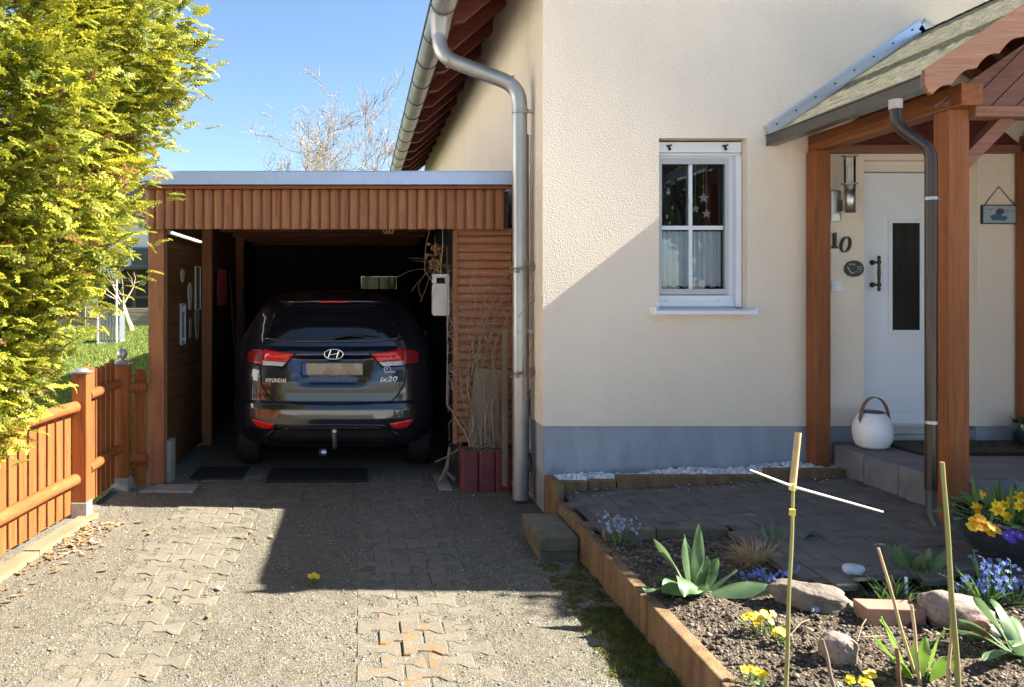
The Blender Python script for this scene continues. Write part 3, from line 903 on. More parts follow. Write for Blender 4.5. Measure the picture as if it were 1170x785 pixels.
# entrance step
st = thing('entrance_step', 'low entrance step of dark grey blocks with reddish paving before the white door', 'step', (3.9, 4.85, .33))
MB().box(3.33, 7.0, 4.36, 5.43, .3, .5, .003).build('step_paving', m_steptop, st)
y = 4.30
for i, y in enumerate((4.362, 4.68, 5.0)):
    MB().box(3.262, 3.328, y, min(y+.315, 5.42), .2, .502+random.uniform(-.003, .003), .012).build('step_block', m_stepst, st)
x = 3.264
while x < 6.2:
    MB().box(x, x+.124, 4.285, 4.358, .2, .503+random.uniform(-.004, .003), .012).build('step_block', m_stepst, st); x += .128
mt = thing('door_mat', 'brown coir door mat with a dark rubber rim before the white door', 'mat', (4.1, 5.2, .5))
MB().box(3.62, 4.75, 4.97, 5.41, .5035, .513, .003).build('rim', m_black, mt)
m_coir = speckle('coir', [(0, (.055, .04, .025)), (.6, (.13, .095, .06)), (1, (.2, .15, .1))], 140, bs=.9, bd=.01)
MB().box(3.65, 4.72, 5.0, 5.385, .5135, .522, .003).build('pile', m_coir, mt)
mb = MB()
for i in range(24): mb.box(3.635+i*.045, 3.655+i*.045, 4.975, 4.99, .5135, .518, .001)
for k in range(9):
    cx, cy = 3.8+k*.1, 5.19+.05*math.sin(k*1.7)
    mb.tube([(cx-.06, cy-.06, .5225), (cx, cy+.02*math.sin(k), .5225), (cx+.03, cy+.07, .5225)], .006, 5)
mb.build('pattern', m_black, mt)

# lantern
ln = thing('garden_lantern', 'white egg-shaped lantern with brown strap handle on the entrance step', 'lantern', (3.47, 5.22, .503))
mb = MB()
mb.lathe([(0, 0), (.075, 0), (.098, .015), (.115, .06), (.121, .11), (.115, .165), (.098, .205), (.078, .232), (.07, .238)], 3.47, 5.22, .503, 32)
mb.build('body', simple('frosted_white', (.86, .86, .87), .35, var=.02, bstr=0), ln)
MB().lathe([(.071, .2385), (.073, .244), (.066, .249), (0, .25)], 3.47, 5.22, .503, 32).build('lid', simple('brown_lid', (.10, .075, .06), .5), ln)
mb = MB(); pts = []
for k in range(17):
    a = math.pi*k/16; pts.append((3.47+.105*math.cos(a)*(.9 if 0 < k < 16 else 1), .503+.17+.175*math.sin(a)**.8))
for k in range(16):
    (xa, za), (xb, zb) = pts[k], pts[k+1]
    mb.bar((xa, 5.16+.04, za), (xb, 5.16+.04, zb), .03, .006, (xa-3.47, 0, za-.67), .001)
o = mb.build('handle', simple('leather_strap', (.23, .15, .10), .7), ln)

# wall lamp, numerals, plaque, bell, sign
wl = thing('wall_lamp', 'stainless steel cylinder wall lamp with clear glass top beside the front door', 'wall lamp', (3.36, 5.33, 2.1))
cx, cy = 3.382, 5.325
MB().lathe([(0, 0), (.036, 0), (.036, .195), (0, .195)], cx, cy, 2.105, 24).build('lower_tube', m_steel, wl)
gl = MB().lathe([(.036, 0), (.036, .185)], cx, cy, 2.31, 24).build('glass_tube', glassmat('clear_glass', (.92, .93, .92), 1.5), wl)
MB().lathe([(0, 0), (.012, 0), (.012, .12), (0, .125)], cx, cy, 2.315, 12).build('bulb', simple('opal_bulb', (.75, .74, .7), .3, bstr=0), wl)
mb = MB()
for z in (2.302, 2.492): mb.lathe([(0, 0), (.05, 0), (.052, .004), (.05, .009), (0, .009)], cx, cy, z, 24)
for k in range(3):
    a = 2.1*k+.4; mb.tube([(cx+.043*math.cos(a), cy+.043*math.sin(a), 2.305), (cx+.043*math.cos(a), cy+.043*math.sin(a), 2.497)], .003, 6)
mb.build('cap_ring', m_steel, wl)
MB().box(3.292, 3.36, 5.385, 5.429, 2.05, 2.27, .008).build('wall_bracket', m_steel, wl)
MB().box(3.335, 3.352, 5.355, 5.384, 2.12, 2.20, .004).build('sensor', simple('dark_sensor', (.05, .05, .05), .3), wl)
y0, y1 = 5.405, 5.425
mb = MB()
one = [(3.318, 1.962), (3.334, 1.975), (3.342, 1.975), (3.342, 1.885), (3.352, 1.872), (3.352, 1.865), (3.314, 1.865), (3.314, 1.872), (3.326, 1.885), (3.326, 1.955), (3.318, 1.955)]
mb.prism(one, 'y', y0, y1)
tag(mb.build('house_numeral', m_iron), 'bronze house numeral 1, partly hidden behind the rear porch post', 'house number', 'house numerals')
mb = MB(); n = 40; R = Matrix.Rotation(rad(-14), 2)
ring = []
for k in range(n):
    a = 2*math.pi*k/n; wv = .007+.006*abs(math.cos(a))
    for r_ in (0, 1):
        ex, ez = (.036-(wv if r_ else 0)), (.057-(.007 if r_ else 0))
        q = R @ Vector((ex*math.cos(a), ez*math.sin(a))); ring.append((3.41+q.x, 1.892+q.y))
for k in range(n):
    a, b_, c_, d_ = ring[2*k], ring[2*((k+1) % n)], ring[2*((k+1) % n)+1], ring[2*k+1]
    vs = [(p[0], y0, p[1]) for p in (a, b_, c_, d_)]+[(p[0], y1, p[1]) for p in (a, b_, c_, d_)]
    mb.add(vs, [[3, 2, 1, 0], [0, 1, 5, 4], [2, 3, 7, 6]])
tag(mb.build('house_numeral', m_iron), 'bronze house numeral 0 above the oval slate plaque', 'house number', 'house numerals')
pl = thing('oval_plaque', 'small dark oval slate plaque with white lettering between numeral and doorbell', 'plaque', (3.471, 5.42, 1.66))
E = [(3.471+.066*math.cos(2*math.pi*k/36), 1.722+.057*math.sin(2*math.pi*k/36)) for k in range(36)]
MB().prism(E, 'y', 5.41, 5.428).build('slate', simple('slate', (.045, .05, .052), .6), pl)
mb = MB()
def scrawl(mb, x0, x1, z, y, h, r, step=.006):
    pts = []; x = x0; k = 0
    while x < x1:
        pts.append((x, y, z+h*math.sin(k*1.9)*(.5+.5*random.random()))); x += step*random.uniform(.6, 1.3); k += 1
        if random.random() < .16 and len(pts) > 2: mb.tube(pts, r, 4); pts = []; x += step
    if len(pts) > 1: mb.tube(pts, r, 4)
scrawl(mb, 3.43, 3.475, 1.752, 5.409, .008, .002); scrawl(mb, 3.485, 3.525, 1.735, 5.409, .005, .0015); scrawl(mb, 3.485, 3.525, 1.718, 5.409, .004, .0015); scrawl(mb, 3.48, 3.52, 1.70, 5.409, .004, .0015)
mb.tube([(3.42+.05*t, 5.409, 1.735-.045*math.sin(2.2*t)) for t in [i/8 for i in range(9)]], .003, 5)
mb.build('lettering', simple('chalk_white', (.7, .72, .7), .8), pl)
bl = thing('doorbell', 'square white doorbell switch under the oval plaque', 'doorbell', (3.354, 5.42, 1.562))
MB().box(3.318, 3.39, 5.415, 5.429, 1.562, 1.636, .004).build('plate', m_white, bl)
MB().box(3.332, 3.378, 5.407, 5.414, 1.574, 1.622, .004).build('rocker', m_white, bl)
sg = thing('hanging_sign', 'small pale blue painted wooden sign hanging on a cord right of the door', 'sign', (4.494, 5.41, 2.04))
MB().box(4.371, 4.617, 5.412, 5.424, 2.042, 2.165, .002).build('board', simple('faded_blue_paint', (.33, .43, .50), .7, var=.2, scale=8), sg)
mb = MB()
for a, b_ in (((4.366, 2.04), (4.622, 2.04)), ((4.366, 2.167), (4.622, 2.167)), ((4.369, 2.04), (4.369, 2.167)), ((4.619, 2.04), (4.619, 2.167))):
    mb.bar((a[0], 5.416, a[1]), (b_[0], 5.416, b_[1]), .018, .006, bev=.001)
mb.build('rim', m_iron, sg)
MB().tube([(4.385, 5.416, 2.167), (4.494, 5.424, 2.30), (4.603, 5.416, 2.167)], .0035, 6).build('cord', simple('jute_cord', (.2, .12, .06), .9), sg)
mb = MB(); scrawl(mb, 4.385, 4.45, 2.138, 5.411, .011, .0022); scrawl(mb, 4.525, 4.605, 2.13, 5.411, .011, .0022); mb.build('lettering', simple('faded_rose', (.36, .16, .2), .8), sg)
mb = MB()
mb.prism([(4.46, 2.125), (4.485, 2.146), (4.512, 2.142), (4.522, 2.12), (4.50, 2.10), (4.47, 2.105)], 'y', 5.409, 5.4115); mb.build('painted_house', simple('dark_blue_brown', (.09, .07, .12), .8), sg)
mb = MB(); mb.prism([(4.42, 2.09), (4.46, 2.108), (4.50, 2.098), (4.545, 2.085), (4.53, 2.062), (4.44, 2.062)], 'y', 5.4085, 5.4114); mb.build('painted_flowers', simple('deep_blue', (.07, .14, .27), .8), sg)

# ------------------------------------------------------------------ carport
cpt = thing('carport', 'dark brown flat-roofed timber carport with slatted fascia beside the house', 'carport', (-.25, 6.2, 0))
for x0, x1, y0c, y1c in ((-1.71, -1.585, 6.2, 6.325), (-1.62, -1.52, 7.85, 7.95), (-1.62, -1.52, 10, 10.1)):
    MB().box(x0, x1, y0c, y1c, .0 if y0c > 7 else .01, 2.3, .006).build('post', m_carwood_z, cpt)
MB().box(-1.60, -1.55, 6.3, 6.45, -.02, .34, .008).build('post_foot', m_greyconc, cpt)
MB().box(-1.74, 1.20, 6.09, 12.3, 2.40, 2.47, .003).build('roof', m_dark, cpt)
mb = MB(); mb.box(-1.79, 1.235, 6.05, 6.075, 2.405, 2.505, .004); mb.box(-1.79, -1.765, 6.08, 12.3, 2.405, 2.505, .004); mb.box(-1.79, 1.235, 6.052, 6.2, 2.506, 2.512, .002)
mb.build('edge_trim', m_trim, cpt)
MB().box(-1.75, 1.21, 6.078, 6.13, 2.375, 2.40, .003).build('trim_board', m_carwood_x, cpt)
mb = MB(); x = -1.72
while x < 1.14:                               # half round vertical slats
    w_ = .0775; z0 = 2.062+random.uniform(-.002, .002)
    vs = []; fs = []; n = 7
    for z in (z0, 2.374):
        for k in range(n+1):
            a = math.pi*k/n; vs.append((x+w_/2-(w_/2-.0035)*math.cos(a), 6.165-.028*math.sin(a)**.85, z))
    for k in range(n): fs.append([k, k+1, n+2+k, n+1+k])
    fs.append(list(range(n+1))[::-1])
    mb.add(vs, fs, 0, False); x += w_
mb.box(-1.72, x, 6.166, 6.19, 2.066, 2.373, .002)
fas = mb.build('fascia', m_carwood_z, cpt)
MB().box(1.13, 1.19, 6.2, 6.25, 2.08, 2.37, .003).build('end_board', m_dark, cpt)
for y in (6.4, 7.2, 8.0, 8.8, 9.6, 10.4, 11.2):
    MB().box(-1.6, 1.15, y, y+.08, 2.25, 2.395, .003).build('ceiling_beam', m_carwood_x, cpt)
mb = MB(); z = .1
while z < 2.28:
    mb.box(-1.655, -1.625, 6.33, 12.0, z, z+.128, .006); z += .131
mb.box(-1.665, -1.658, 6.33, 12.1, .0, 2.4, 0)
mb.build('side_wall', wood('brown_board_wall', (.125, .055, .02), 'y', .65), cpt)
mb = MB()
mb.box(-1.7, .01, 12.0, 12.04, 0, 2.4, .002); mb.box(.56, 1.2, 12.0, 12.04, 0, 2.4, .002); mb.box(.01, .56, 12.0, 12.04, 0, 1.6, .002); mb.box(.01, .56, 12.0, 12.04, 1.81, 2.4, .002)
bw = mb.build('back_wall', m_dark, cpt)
mb = MB(); mb.box(.01, .56, 11.985, 11.999, 1.60, 1.615, .001); mb.box(.275, .295, 11.985, 11.999, 1.615, 1.80, .001)
mb.build('window_frame', m_carwood_x, bw)
MB().box(.012, .558, 12.015, 12.02, 1.602, 1.808, 0).build('window_pane', glassmat('dusty_glass', (.12, .12, .085), .8), bw)
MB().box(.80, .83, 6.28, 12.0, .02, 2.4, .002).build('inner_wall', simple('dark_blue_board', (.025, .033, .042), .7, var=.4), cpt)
mb = MB(); z = .33                             # half round log siding
while z < 2.06:
    h = .0675; n = 7; vs = []; fs = []
    for x_ in (.785, 1.225):
        for k in range(n+1):
            a = math.pi*k/n; vs.append((x_, 6.275-.026*math.sin(a)**.7, z+h/2-(h/2-.0015)*math.cos(a)))
    for k in range(n): fs.append([k, n+1+k, n+2+k, k+1])
    mb.add(vs, fs); z += h
mb.box(.785, 1.225, 6.276, 6.30, .33, 2.06, 0)
mb.build('log_siding', wood('log_siding_stain', (.36, .155, .08), 'x', .6), cpt)
MB().box(.752, .784, 6.235, 6.30, .33, 2.07, .003).build('corner_board', m_carwood_z, cpt)

# things in and at the carport
tl = thing('tube_light', 'thin lit fluorescent tube on the left wall of the carport', 'light', (-1.56, 6.9, 2.04))
m_em, nt, b = nmat('lit_tube'); b.inputs['Emission Color'].default_value = (1, .95, .88, 1); b.inputs['Emission Strength'].default_value = 1.0
MB().tube([(-1.553, 6.36, 2.05), (-1.553, 7.5, 2.05)], .007, 10).build('tube', m_em, tl)
MB().box(-1.60, -1.564, 6.32, 7.62, 2.035, 2.07, .003).build('housing', simple('grey_housing', (.3, .3, .28), .5), tl)
def plaque(y, z, h, w, mat, label, cat='wall sign', shape='rect', rim=None):
    t = thing('wall_plaque', label, cat, (-1.61, y, z-h/2), 'plaques on the left carport wall')
    x0, x1 = -1.624, -1.612
    if shape == 'rect':
        MB().box(x0, x1, y-w/2, y+w/2, z-h/2, z+h/2, .002).build('plate', mat, t)
        if rim:
            mb = MB()
            for a, b_ in (((y-w/2, z-h/2), (y+w/2, z-h/2)), ((y-w/2, z+h/2), (y+w/2, z+h/2)), ((y-w/2, z-h/2), (y-w/2, z+h/2)), ((y+w/2, z-h/2), (y+w/2, z+h/2))):
                mb.bar((x1+.003, a[0], a[1]), (x1+.003, b_[0], b_[1]), .014, .014, (1, 0, 0), .001)
            mb.build('frame', rim, t)
    else:
        mb = MB(); P = [(y+w/2*math.cos(a)*(1+.25*math.sin(3*a)), z+h/2*math.sin(a)) for a in [2*math.pi*k/20 for k in range(20)]]
        mb.prism(P, 'x', x0, x1); mb.build('figure', mat, t)
    return t
pg = simple('pale_grey_enamel', (.42, .42, .40), .5); pb = simple('blue_enamel', (.10, .22, .38), .4, var=.5, scale=12)
plaque(7.0, 1.71, .12, .12, pg, 'small pale curled figure highest on the left carport wall', 'wall ornament', 'fig')
plaque(7.3, 1.52, .26, .14, pg, 'jagged pale grey cut-out figure on the left carport wall', 'wall ornament', 'fig')
plaque(7.62, 1.60, .42, .22, simple('dim_print', (.12, .11, .10), .6, var=.5, scale=20), 'tall framed picture on the left carport wall', 'picture', 'rect', pg)
tb_ = plaque(6.98, 1.27, .36, .16, pb, 'upright blue sign with white top on the left carport wall', 'sign', 'rect', pg)
MB().box(-1.611, -1.608, 6.92, 7.04, 1.38, 1.43, .001).build('white_strip', m_white, tb_)
MB().box(-1.611, -1.608, 6.92, 7.04, 1.12, 1.145, .001).build('white_strip', m_white, tb_)
plaque(7.32, 1.22, .18, .07, simple('grey_brown', (.2, .17, .14), .7), 'narrow grey-brown strip low on the left carport wall', 'wall ornament')
plaque(7.62, 1.26, .34, .17, simple('blue_grey', (.2, .26, .30), .6, var=.4, scale=15), 'pointed blue-grey ornament low on the left carport wall', 'wall ornament', 'fig')
rc = thing('red_cloth', 'dark red cloth hanging on the left wall inside the carport', 'cloth', (-1.52, 8.2, 1.5))
mb = MB()
for k in range(6): mb.tube([(-1.50+.01*k, 8.15+.02*k, 1.80), (-1.51+.012*k, 8.14+.022*k, 1.6), (-1.5+.01*k, 8.15+.018*k, 1.42+.03*(k % 2))], [.012, .02, .016], 8)
mb.build('folds', simple('red_fabric', (.16, .012, .018), .8), rc)
cn = thing('white_canister', 'flat pale grey plastic canister hanging beside the log siding', 'canister', (.665, 6.5, 1.3))
def rrect(x0, x1, z0, z1, r, n=5):
    P = []
    for cx, cz, a0 in ((x1-r, z0+r, -90), (x1-r, z1-r, 0), (x0+r, z1-r, 90), (x0+r, z0+r, 180)):
        for k in range(n+1):
            a = rad(a0+90*k/n); P.append((cx+r*math.cos(a), cz+r*math.sin(a)))
    return P
cm = simple('dull_white_plastic', (.58, .56, .53), .5, var=.06)
mb = MB(); mb.prism(rrect(.602, .742, 1.362, 1.63, .02), 'y', 6.44, 6.52); mb.prism(rrect(.602, .635, 1.631, 1.688, .012), 'y', 6.44, 6.52); mb.prism(rrect(.709, .742, 1.631, 1.688, .012), 'y', 6.44, 6.52); mb.prism(rrect(.602, .742, 1.68, 1.71, .012), 'y', 6.441, 6.519)
mb.build('body', cm, cn)
MB().tube([(.672, 6.48, 1.63), (.672, 6.48, 1.662)], .022, 12).build('cap', m_black, cn)
MB().tube([(.672, 6.48, 1.71), (.69, 6.47, 1.95), (.69, 6.47, 2.25)], .004, 5).build('cord', m_cane, cn)
nb_ = thing('dried_bunch', 'bunch of dried brown pods and twigs hanging above the pale canister', 'dried plants', (.64, 6.5, 1.7))
mb = MB()
for k in range(46):
    a = random.uniform(0, 6.28); r = random.uniform(0, .085)
    c_ = Vector((.635+r*math.cos(a)*.95, 6.54+r*math.sin(a)*.6, random.uniform(1.72, 1.97)))
    d_ = Vector((random.uniform(-1, 1), random.uniform(-1, 1), random.uniform(-1, 1))).normalized()*.022
    mb.tube([c_-d_, c_-d_*.4, c_+d_*.4, c_+d_], [.004, .015, .015, .004], 6)
mb.build('pods', simple('dried_pod', (.26, .13, .06), .8, var=.5, scale=20), nb_)
mb = MB()
for k in range(14):
    p = Vector((.62+random.uniform(-.08, .1), 6.52, 1.75)); pts = [p]
    d_ = Vector((random.uniform(-1, 1), random.uniform(-.4, .3), random.uniform(-1, .8))).normalized()
    for j in range(6): p = p+d_*.05; d_ = (d_+Vector((random.gauss(0, .3), random.gauss(0, .15), -.12))).normalized(); pts.append(p)
    mb.tube(pts, .0022, 4)
mb.tube([(.60, 6.5, 1.65), (.54, 6.5, 1.74), (.55, 6.5, 1.95), (.62, 6.5, 2.25)], .004, 5)
mb.build('twigs', simple('dry_twig', (.2, .12, .075), .9), nb_)
for k, (x, y, h, l) in enumerate(((-1.44, 8.45, 1.75, 'long-handled tool leaning in the dark left side of the carport, nearest the opening'), (-1.38, 9.0, 1.6, 'long-handled tool leaning in the dark left side of the carport, farther in'))):
    t = thing('garden_tool', l, 'garden tool', (x, y, 0))
    MB().tube([(x+.12, y, .05), (x, y+.03, h)], .014, 8).build('handle', m_dark, t)
    MB().box(x+.04, x+.24, y-.02, y+.02, .02, .10, .01).build('head', m_iron, t)
for k, (x, y, l, dz_) in enumerate(((-.35, 6.75, 'thin grey hook hanging from the carport ceiling left of centre', .10), (.22, 6.9, 'clump of dry twigs hanging from the carport ceiling above the car', .12))):
    mb = MB()
    for j in range(4 if k else 1):
        mb.tube([(x, y, 2.26), (x+.02+.03*j, y, 2.2), (x-.03+.035*j, y, 2.2-dz_*.6), (x+.02*j, y, 2.2-dz_)], .006, 5)
    tag(mb.build('ceiling_hook' if k == 0 else 'twig_clump', m_zinc if k == 0 else m_cane), l, 'hook' if k == 0 else 'dried plants')
tag(MB().box(-1.42, -.98, 6.38, 6.80, .006, .02, .004).build('rubber_mat', m_black), 'small black rubber mat on the floor behind the left carport post', 'mat', 'rubber mats in the carport mouth')
tag(MB().box(-.78, .06, 6.30, 6.74, .006, .022, .004).build('rubber_mat', m_black), 'wide dark rubber mat on the ground behind the car bumper', 'mat', 'rubber mats in the carport mouth')
tag(MB().prism([(-1.72, 5.98), (-1.3, 5.98), (-1.3, 6.19), (-1.62, 6.19)], 'z', -.03, .017).build('concrete_slab', m_greyconc), 'pale concrete slab on the ground before the left carport post', 'slab')
tag(MB().box(.62, .72, 6.05, 6.5, -.03, .013, .004).build('concrete_strip', m_greyconc), 'narrow pale concrete strip on the ground left of the burgundy planter', 'slab')
ptr = thing('burgundy_planter', 'ribbed burgundy concrete planter at the foot of the log siding', 'planter', (.97, 6.1, 0))
x = .79
for i in range(3):
    mb = MB(); mb.prism(rrect(x+.002, x+.128, 5.99, 6.19, .02), 'z', -.02, .318); mb.build('block', m_red_slab, ptr); x += .13
MB().box(.80, 1.17, 6.0, 6.17, .30, .325, .005).build('soil', m_soil, ptr)
bd = MB().prism([(.86, .36), (1.145, .36), (1.16, .93), (.915, .955)], 'y', 6.16, 6.185)
tag(bd.build('leaning_board', m_oldwood), 'weathered grey board leaning on the log siding above the planter', 'board')
st_ = MB().box(1.095, 1.135, 5.93, 5.96, .06, 1.27, .004)
tag(st_.build('wooden_stake', m_oldwood), 'tall weathered wooden stake standing beside the zinc downpipe', 'stake')
br = MB(); br.tube([(.645, 6.22, .03), (.70, 6.23, .14), (.725, 6.25, .3)], [.02, .018, .012], 7); br.tube([(.60, 6.2, .19), (.7, 6.22, .23), (.78, 6.23, .28)], .007, 5); br.tube([(.7, 6.22, .1), (.76, 6.2, .05)], .014, 6)
tag(br.build('broken_branch', m_oldwood), 'broken branch lying at the foot of the inner carport wall', 'branch')
# leafless climber
mb = MB(); R2 = random.Random(21)
def vine(p, d, n, r, curl, pull=(0, 0, 0)):
    p = Vector(p); d = Vector(d); pts = [p]; rs = [r]
    for j in range(n):
        d = (d+Vector((R2.gauss(0, curl), R2.gauss(0, curl*.35), R2.gauss(0, curl)))+Vector(pull)).normalized()
        p = p+d*R2.uniform(.03, .055)
        p.y = min(6.235, max(6.0, p.y)); p.x = max(.70, min(1.27, p.x)); p.z = min(2.45, p.z)
        pts.append(p); rs.append(max(.0009, r*(1-.7*j/n)))
    mb.tube(pts, rs, 5); return pts
for k in range(19):
    a = vine((R2.uniform(.86, 1.13), 6.14, .33), (R2.uniform(-.25, .25), .05, 1), R2.randint(22, 42), R2.choice((.0026, .003, .0035, .005, .008)), .17, (0, .03, .07))
    for j in range(5):
        vine(R2.choice(a[4:]), (R2.uniform(-1, 1), -.1, R2.uniform(-.6, .9)), R2.randint(5, 14), .0022, .22, (0, .02, -.05))
for k in range(55):
    vine((R2.uniform(.85, 1.2), 6.18, R2.uniform(1.0, 1.72)), (R2.uniform(-1, 1), -.1, R2.uniform(-.8, .8)), R2.randint(6, 14), .0021, .24, (0, 0, -.08))
for k in range(40):
    vine((R2.uniform(.86, 1.15), 6.1, .33), (R2.uniform(-.8, .8), R2.uniform(-.3, .3), R2.uniform(.2, 1)), R2.randint(3, 9), .002, .4, (0, 0, -.1))
cl = mb.build('climbing_plant', simple('bare_stem', (.33, .25, .18), .9, var=.35, scale=20))
tag(cl, 'bare tangled brown climbing plant on the log siding, rooted in the burgundy planter', 'climber')
mb = MB()
for k in range(9):
    p = Vector((1.23+R2.uniform(-.01, .04), 5.8+R2.uniform(-.04, .04), .1+R2.random()*.2)); pts = [p]
    d = Vector((0, 0, 1))
    for j in range(R2.randint(18, 38)):
        d = (d+Vector((R2.gauss(0, .3), R2.gauss(0, .2), R2.gauss(0, .1)))+Vector((.0, 0, .15))).normalized(); p = p+d*.05
        p.x = max(1.205, min(1.272, p.x)); p.y = max(5.62, min(5.86, p.y)); pts.append(p)
    mb.tube(pts, .003, 4)
for z in (.95, 1.72):
    for j in range(7):
        pts = [Vector((1.26+.02*math.cos(t), 5.65+.1*math.sin(t)*.4, z+.03*math.sin(t*2+j)+.006*j)) if t < 3.2 else Vector((1.16+.08*math.cos(t), 5.64, z+.02*math.sin(t+j))) for t in [q*.6 for q in range(9)]]
        mb.tube(pts, .002, 4)
mb.tube([(1.15, 5.63, 1.37), (1.21, 5.6, 1.45), (1.27, 5.62, 1.5), (1.26, 5.64, 1.68), (1.2, 5.63, 1.84)], .003, 4)
tag(mb.build('climbing_plant', cl.data.materials[0]), 'dry brown climber stems behind and around the zinc downpipe', 'climber')

# ------------------------------------------------------------------ fence and gate
fn = thing('picket_fence', 'sunlit orange picket fence with half-round rails left of the driveway', 'fence', (-2.0, 4.3, 0))
FA = Vector((-1.95, 5.25, 0)); FD = Vector((-.105, -1, 0)).normalized(); FN = Vector((FD.y, -FD.x, 0))*-1
if FN.x < 0: FN = -FN
FNx = FN
L = 3.6; s = .05
k = 0
while s < L:
    p = FA+FD*s-FNx*.03
    mb = MB(); h = .80
    mb.bar(p+Vector((0, 0, .05+random.uniform(-.008, .01))), p+Vector((0, 0, h)), .085, .018, FNx, .004)
    mb.build('picket', m_fence_z, fn); s += .112; k += 1
for z in (.28, .775):
    mb = MB(); pts = [FA+FD*t+FNx*.008+Vector((0, 0, z+.004*math.sin(t*5))) for t in [-.02+L*i/12 for i in range(13)]]
    mb.tube(pts, .040, 12); mb.build('rail', m_fence_y, fn)
fp = MB(); fp.box(-1.965, -1.865, 5.24, 5.34, .125, 1.0, .006); fpo = fp.build('fence_post', m_fencepost, fn)
mb = MB(); mb.box(-1.975, -1.855, 5.23, 5.35, 1.001, 1.015, .003); mb.lathe([(.055, 0), (.04, .014), (.02, .022), (0, .026)], -1.915, 5.29, 1.0155, 16)
mb.build('post_cap', m_zinc, fpo)
MB().box(-1.97, -1.86, 5.235, 5.345, -.05, .124, .006).build('post_base', m_greyconc, fpo)
gt = thing('garden_gate', 'brown shaded picket gate between the orange fence and the ball-topped post', 'gate', (-1.9, 5.7, 0))
for i in range(6):
    y = 5.40+i*.112; h = 1.04-.03*math.sin(math.pi*i/5)
    mb = MB(); P = [(y-.043, .07), (y+.043, .07), (y+.043, h-.03), (y+.03, h-.008), (y, h), (y-.03, h-.008), (y-.043, h-.03)]
    mb.prism(P, 'x', -1.935, -1.917); mb.build('picket', m_fencepost, gt)
for z in (.33, .84):
    MB().tube([(-1.895, 5.35, z), (-1.895, 6.02, z)], .036, 8).build('rail', m_fencepost, gt)
bp = thing('gate_post', 'brown gate post with a grey ball cap and concrete base', 'post', (-1.885, 6.09, 0))
MB().box(-1.945, -1.825, 6.03, 6.15, .1, .985, .006).build('shaft', m_fencepost, bp)
mb = MB(); mb.box(-1.955, -1.815, 6.02, 6.16, .986, 1.0, .003)
mb.lathe([(.06, 0), (.05, .012), (.022, .022), (.02, .03)]+[(.042*math.sin(a), .07-.042*math.cos(a)) for a in [.5+2.64*i/10 for i in range(11)]], -1.885, 6.09, 1.0, 20)
mb.build('ball_cap', m_zinc, bp)
MB().box(-1.95, -1.82, 6.025, 6.155, -.05, .099, .006).build('post_base', m_greyconc, bp)
fs_ = thing('fence_infill', 'single-picket brown fence piece between ball-topped post and carport post', 'fence', (-1.77, 6.14, 0))
mb = MB(); P = [(-1.812, .01), (-1.718, .01), (-1.718, .90), (-1.728, .93), (-1.75, .945), (-1.78, .945), (-1.802, .93), (-1.812, .90)]
mb.prism(P, 'y', 6.16, 6.18); mb.build('picket', m_fencepost, fs_)
for z in (.23, .80): MB().tube([(-1.84, 6.135, z), (-1.70, 6.135, z)], .042, 10).build('rail', m_fencepost, fs_)
# ------------------------------------------------------------------ the car, seen from behind
CX, CY = -.235, 6.42
car = thing('parked_car', 'dark blue-grey five-door car parked nose-in under the carport', 'car', (CX, CY, 0))
LEV = [  # z, rear y, half width, front y
 (.20, .30, .70, 3.85), (.26, .14, .80, 3.95), (.33, .05, .855, 4.03), (.42, .01, .88, 4.07), (.50, 0, .885, 4.08), (.58, .004, .885, 4.08), (.625, .02, .884, 4.06),
 (.64, .045, .883, 4.05), (.70, .052, .883, 4.03), (.80, .058, .883, 3.95), (.90, .075, .88, 3.75), (.98, .10, .874, 3.45), (1.04, .12, .868, 3.15), (1.10, .15, .855, 2.98), (1.16, .185, .835, 2.85),
 (1.25, .235, .785, 2.70), (1.35, .295, .73, 2.52), (1.43, .36, .68, 2.35), (1.49, .43, .63, 2.15), (1.53, .53, .57, 2.0), (1.56, .68, .50, 1.85), (1.58, .9, .48, 1.7), (1.592, 1.15, .30, 1.5)]
def lev(z):
    z = max(LEV[0][0], min(LEV[-1][0], z))
    for a, b in zip(LEV, LEV[1:]):
        if z <= b[0]:
            t = (z-a[0])/(b[0]-a[0]); return [a[i]+t*(b[i]-a[i]) for i in range(4)]
def sst(a, b, x):
    t = min(1, max(0, (x-a)/(b-a))); return t*t*(3-2*t)
def rear(x, z):
    _, yr, w, _ = lev(z)
    s = min(.9999, abs(x)/w)
    n, D = 3.4, .52
    y = yr+D*(1-(1-s**n)**(1/n))
    # number plate recess, and the crease that runs from its corners
    hw = .33-.62*max(0, .90-z)
    rec = sst(0, .03, hw-abs(x))*sst(.765, .80, z)*(1-sst(.985, 1.02, z))
    y += .032*rec
    y -= .018*sst(1.0, 1.03, z)*(1-sst(1.05, 1.10, z))*sst(0, .1, .62-abs(x))      # lip over the plate
    y += .03*sst(0, .05, .56-.15*max(0, .42-z)-abs(x))*(1-sst(.40, .43, z))
    return y
zs = sorted(set([l[0] for l in LEV]+[.2+.016*i for i in range(int(1.38/.016))]))
xs_t = [math.sin(math.pi/2*(i/30)) for i in range(31)]
xs_t = [-t for t in xs_t[::-1]][:-1]+xs_t
mb = MB(); rings = []
V = []
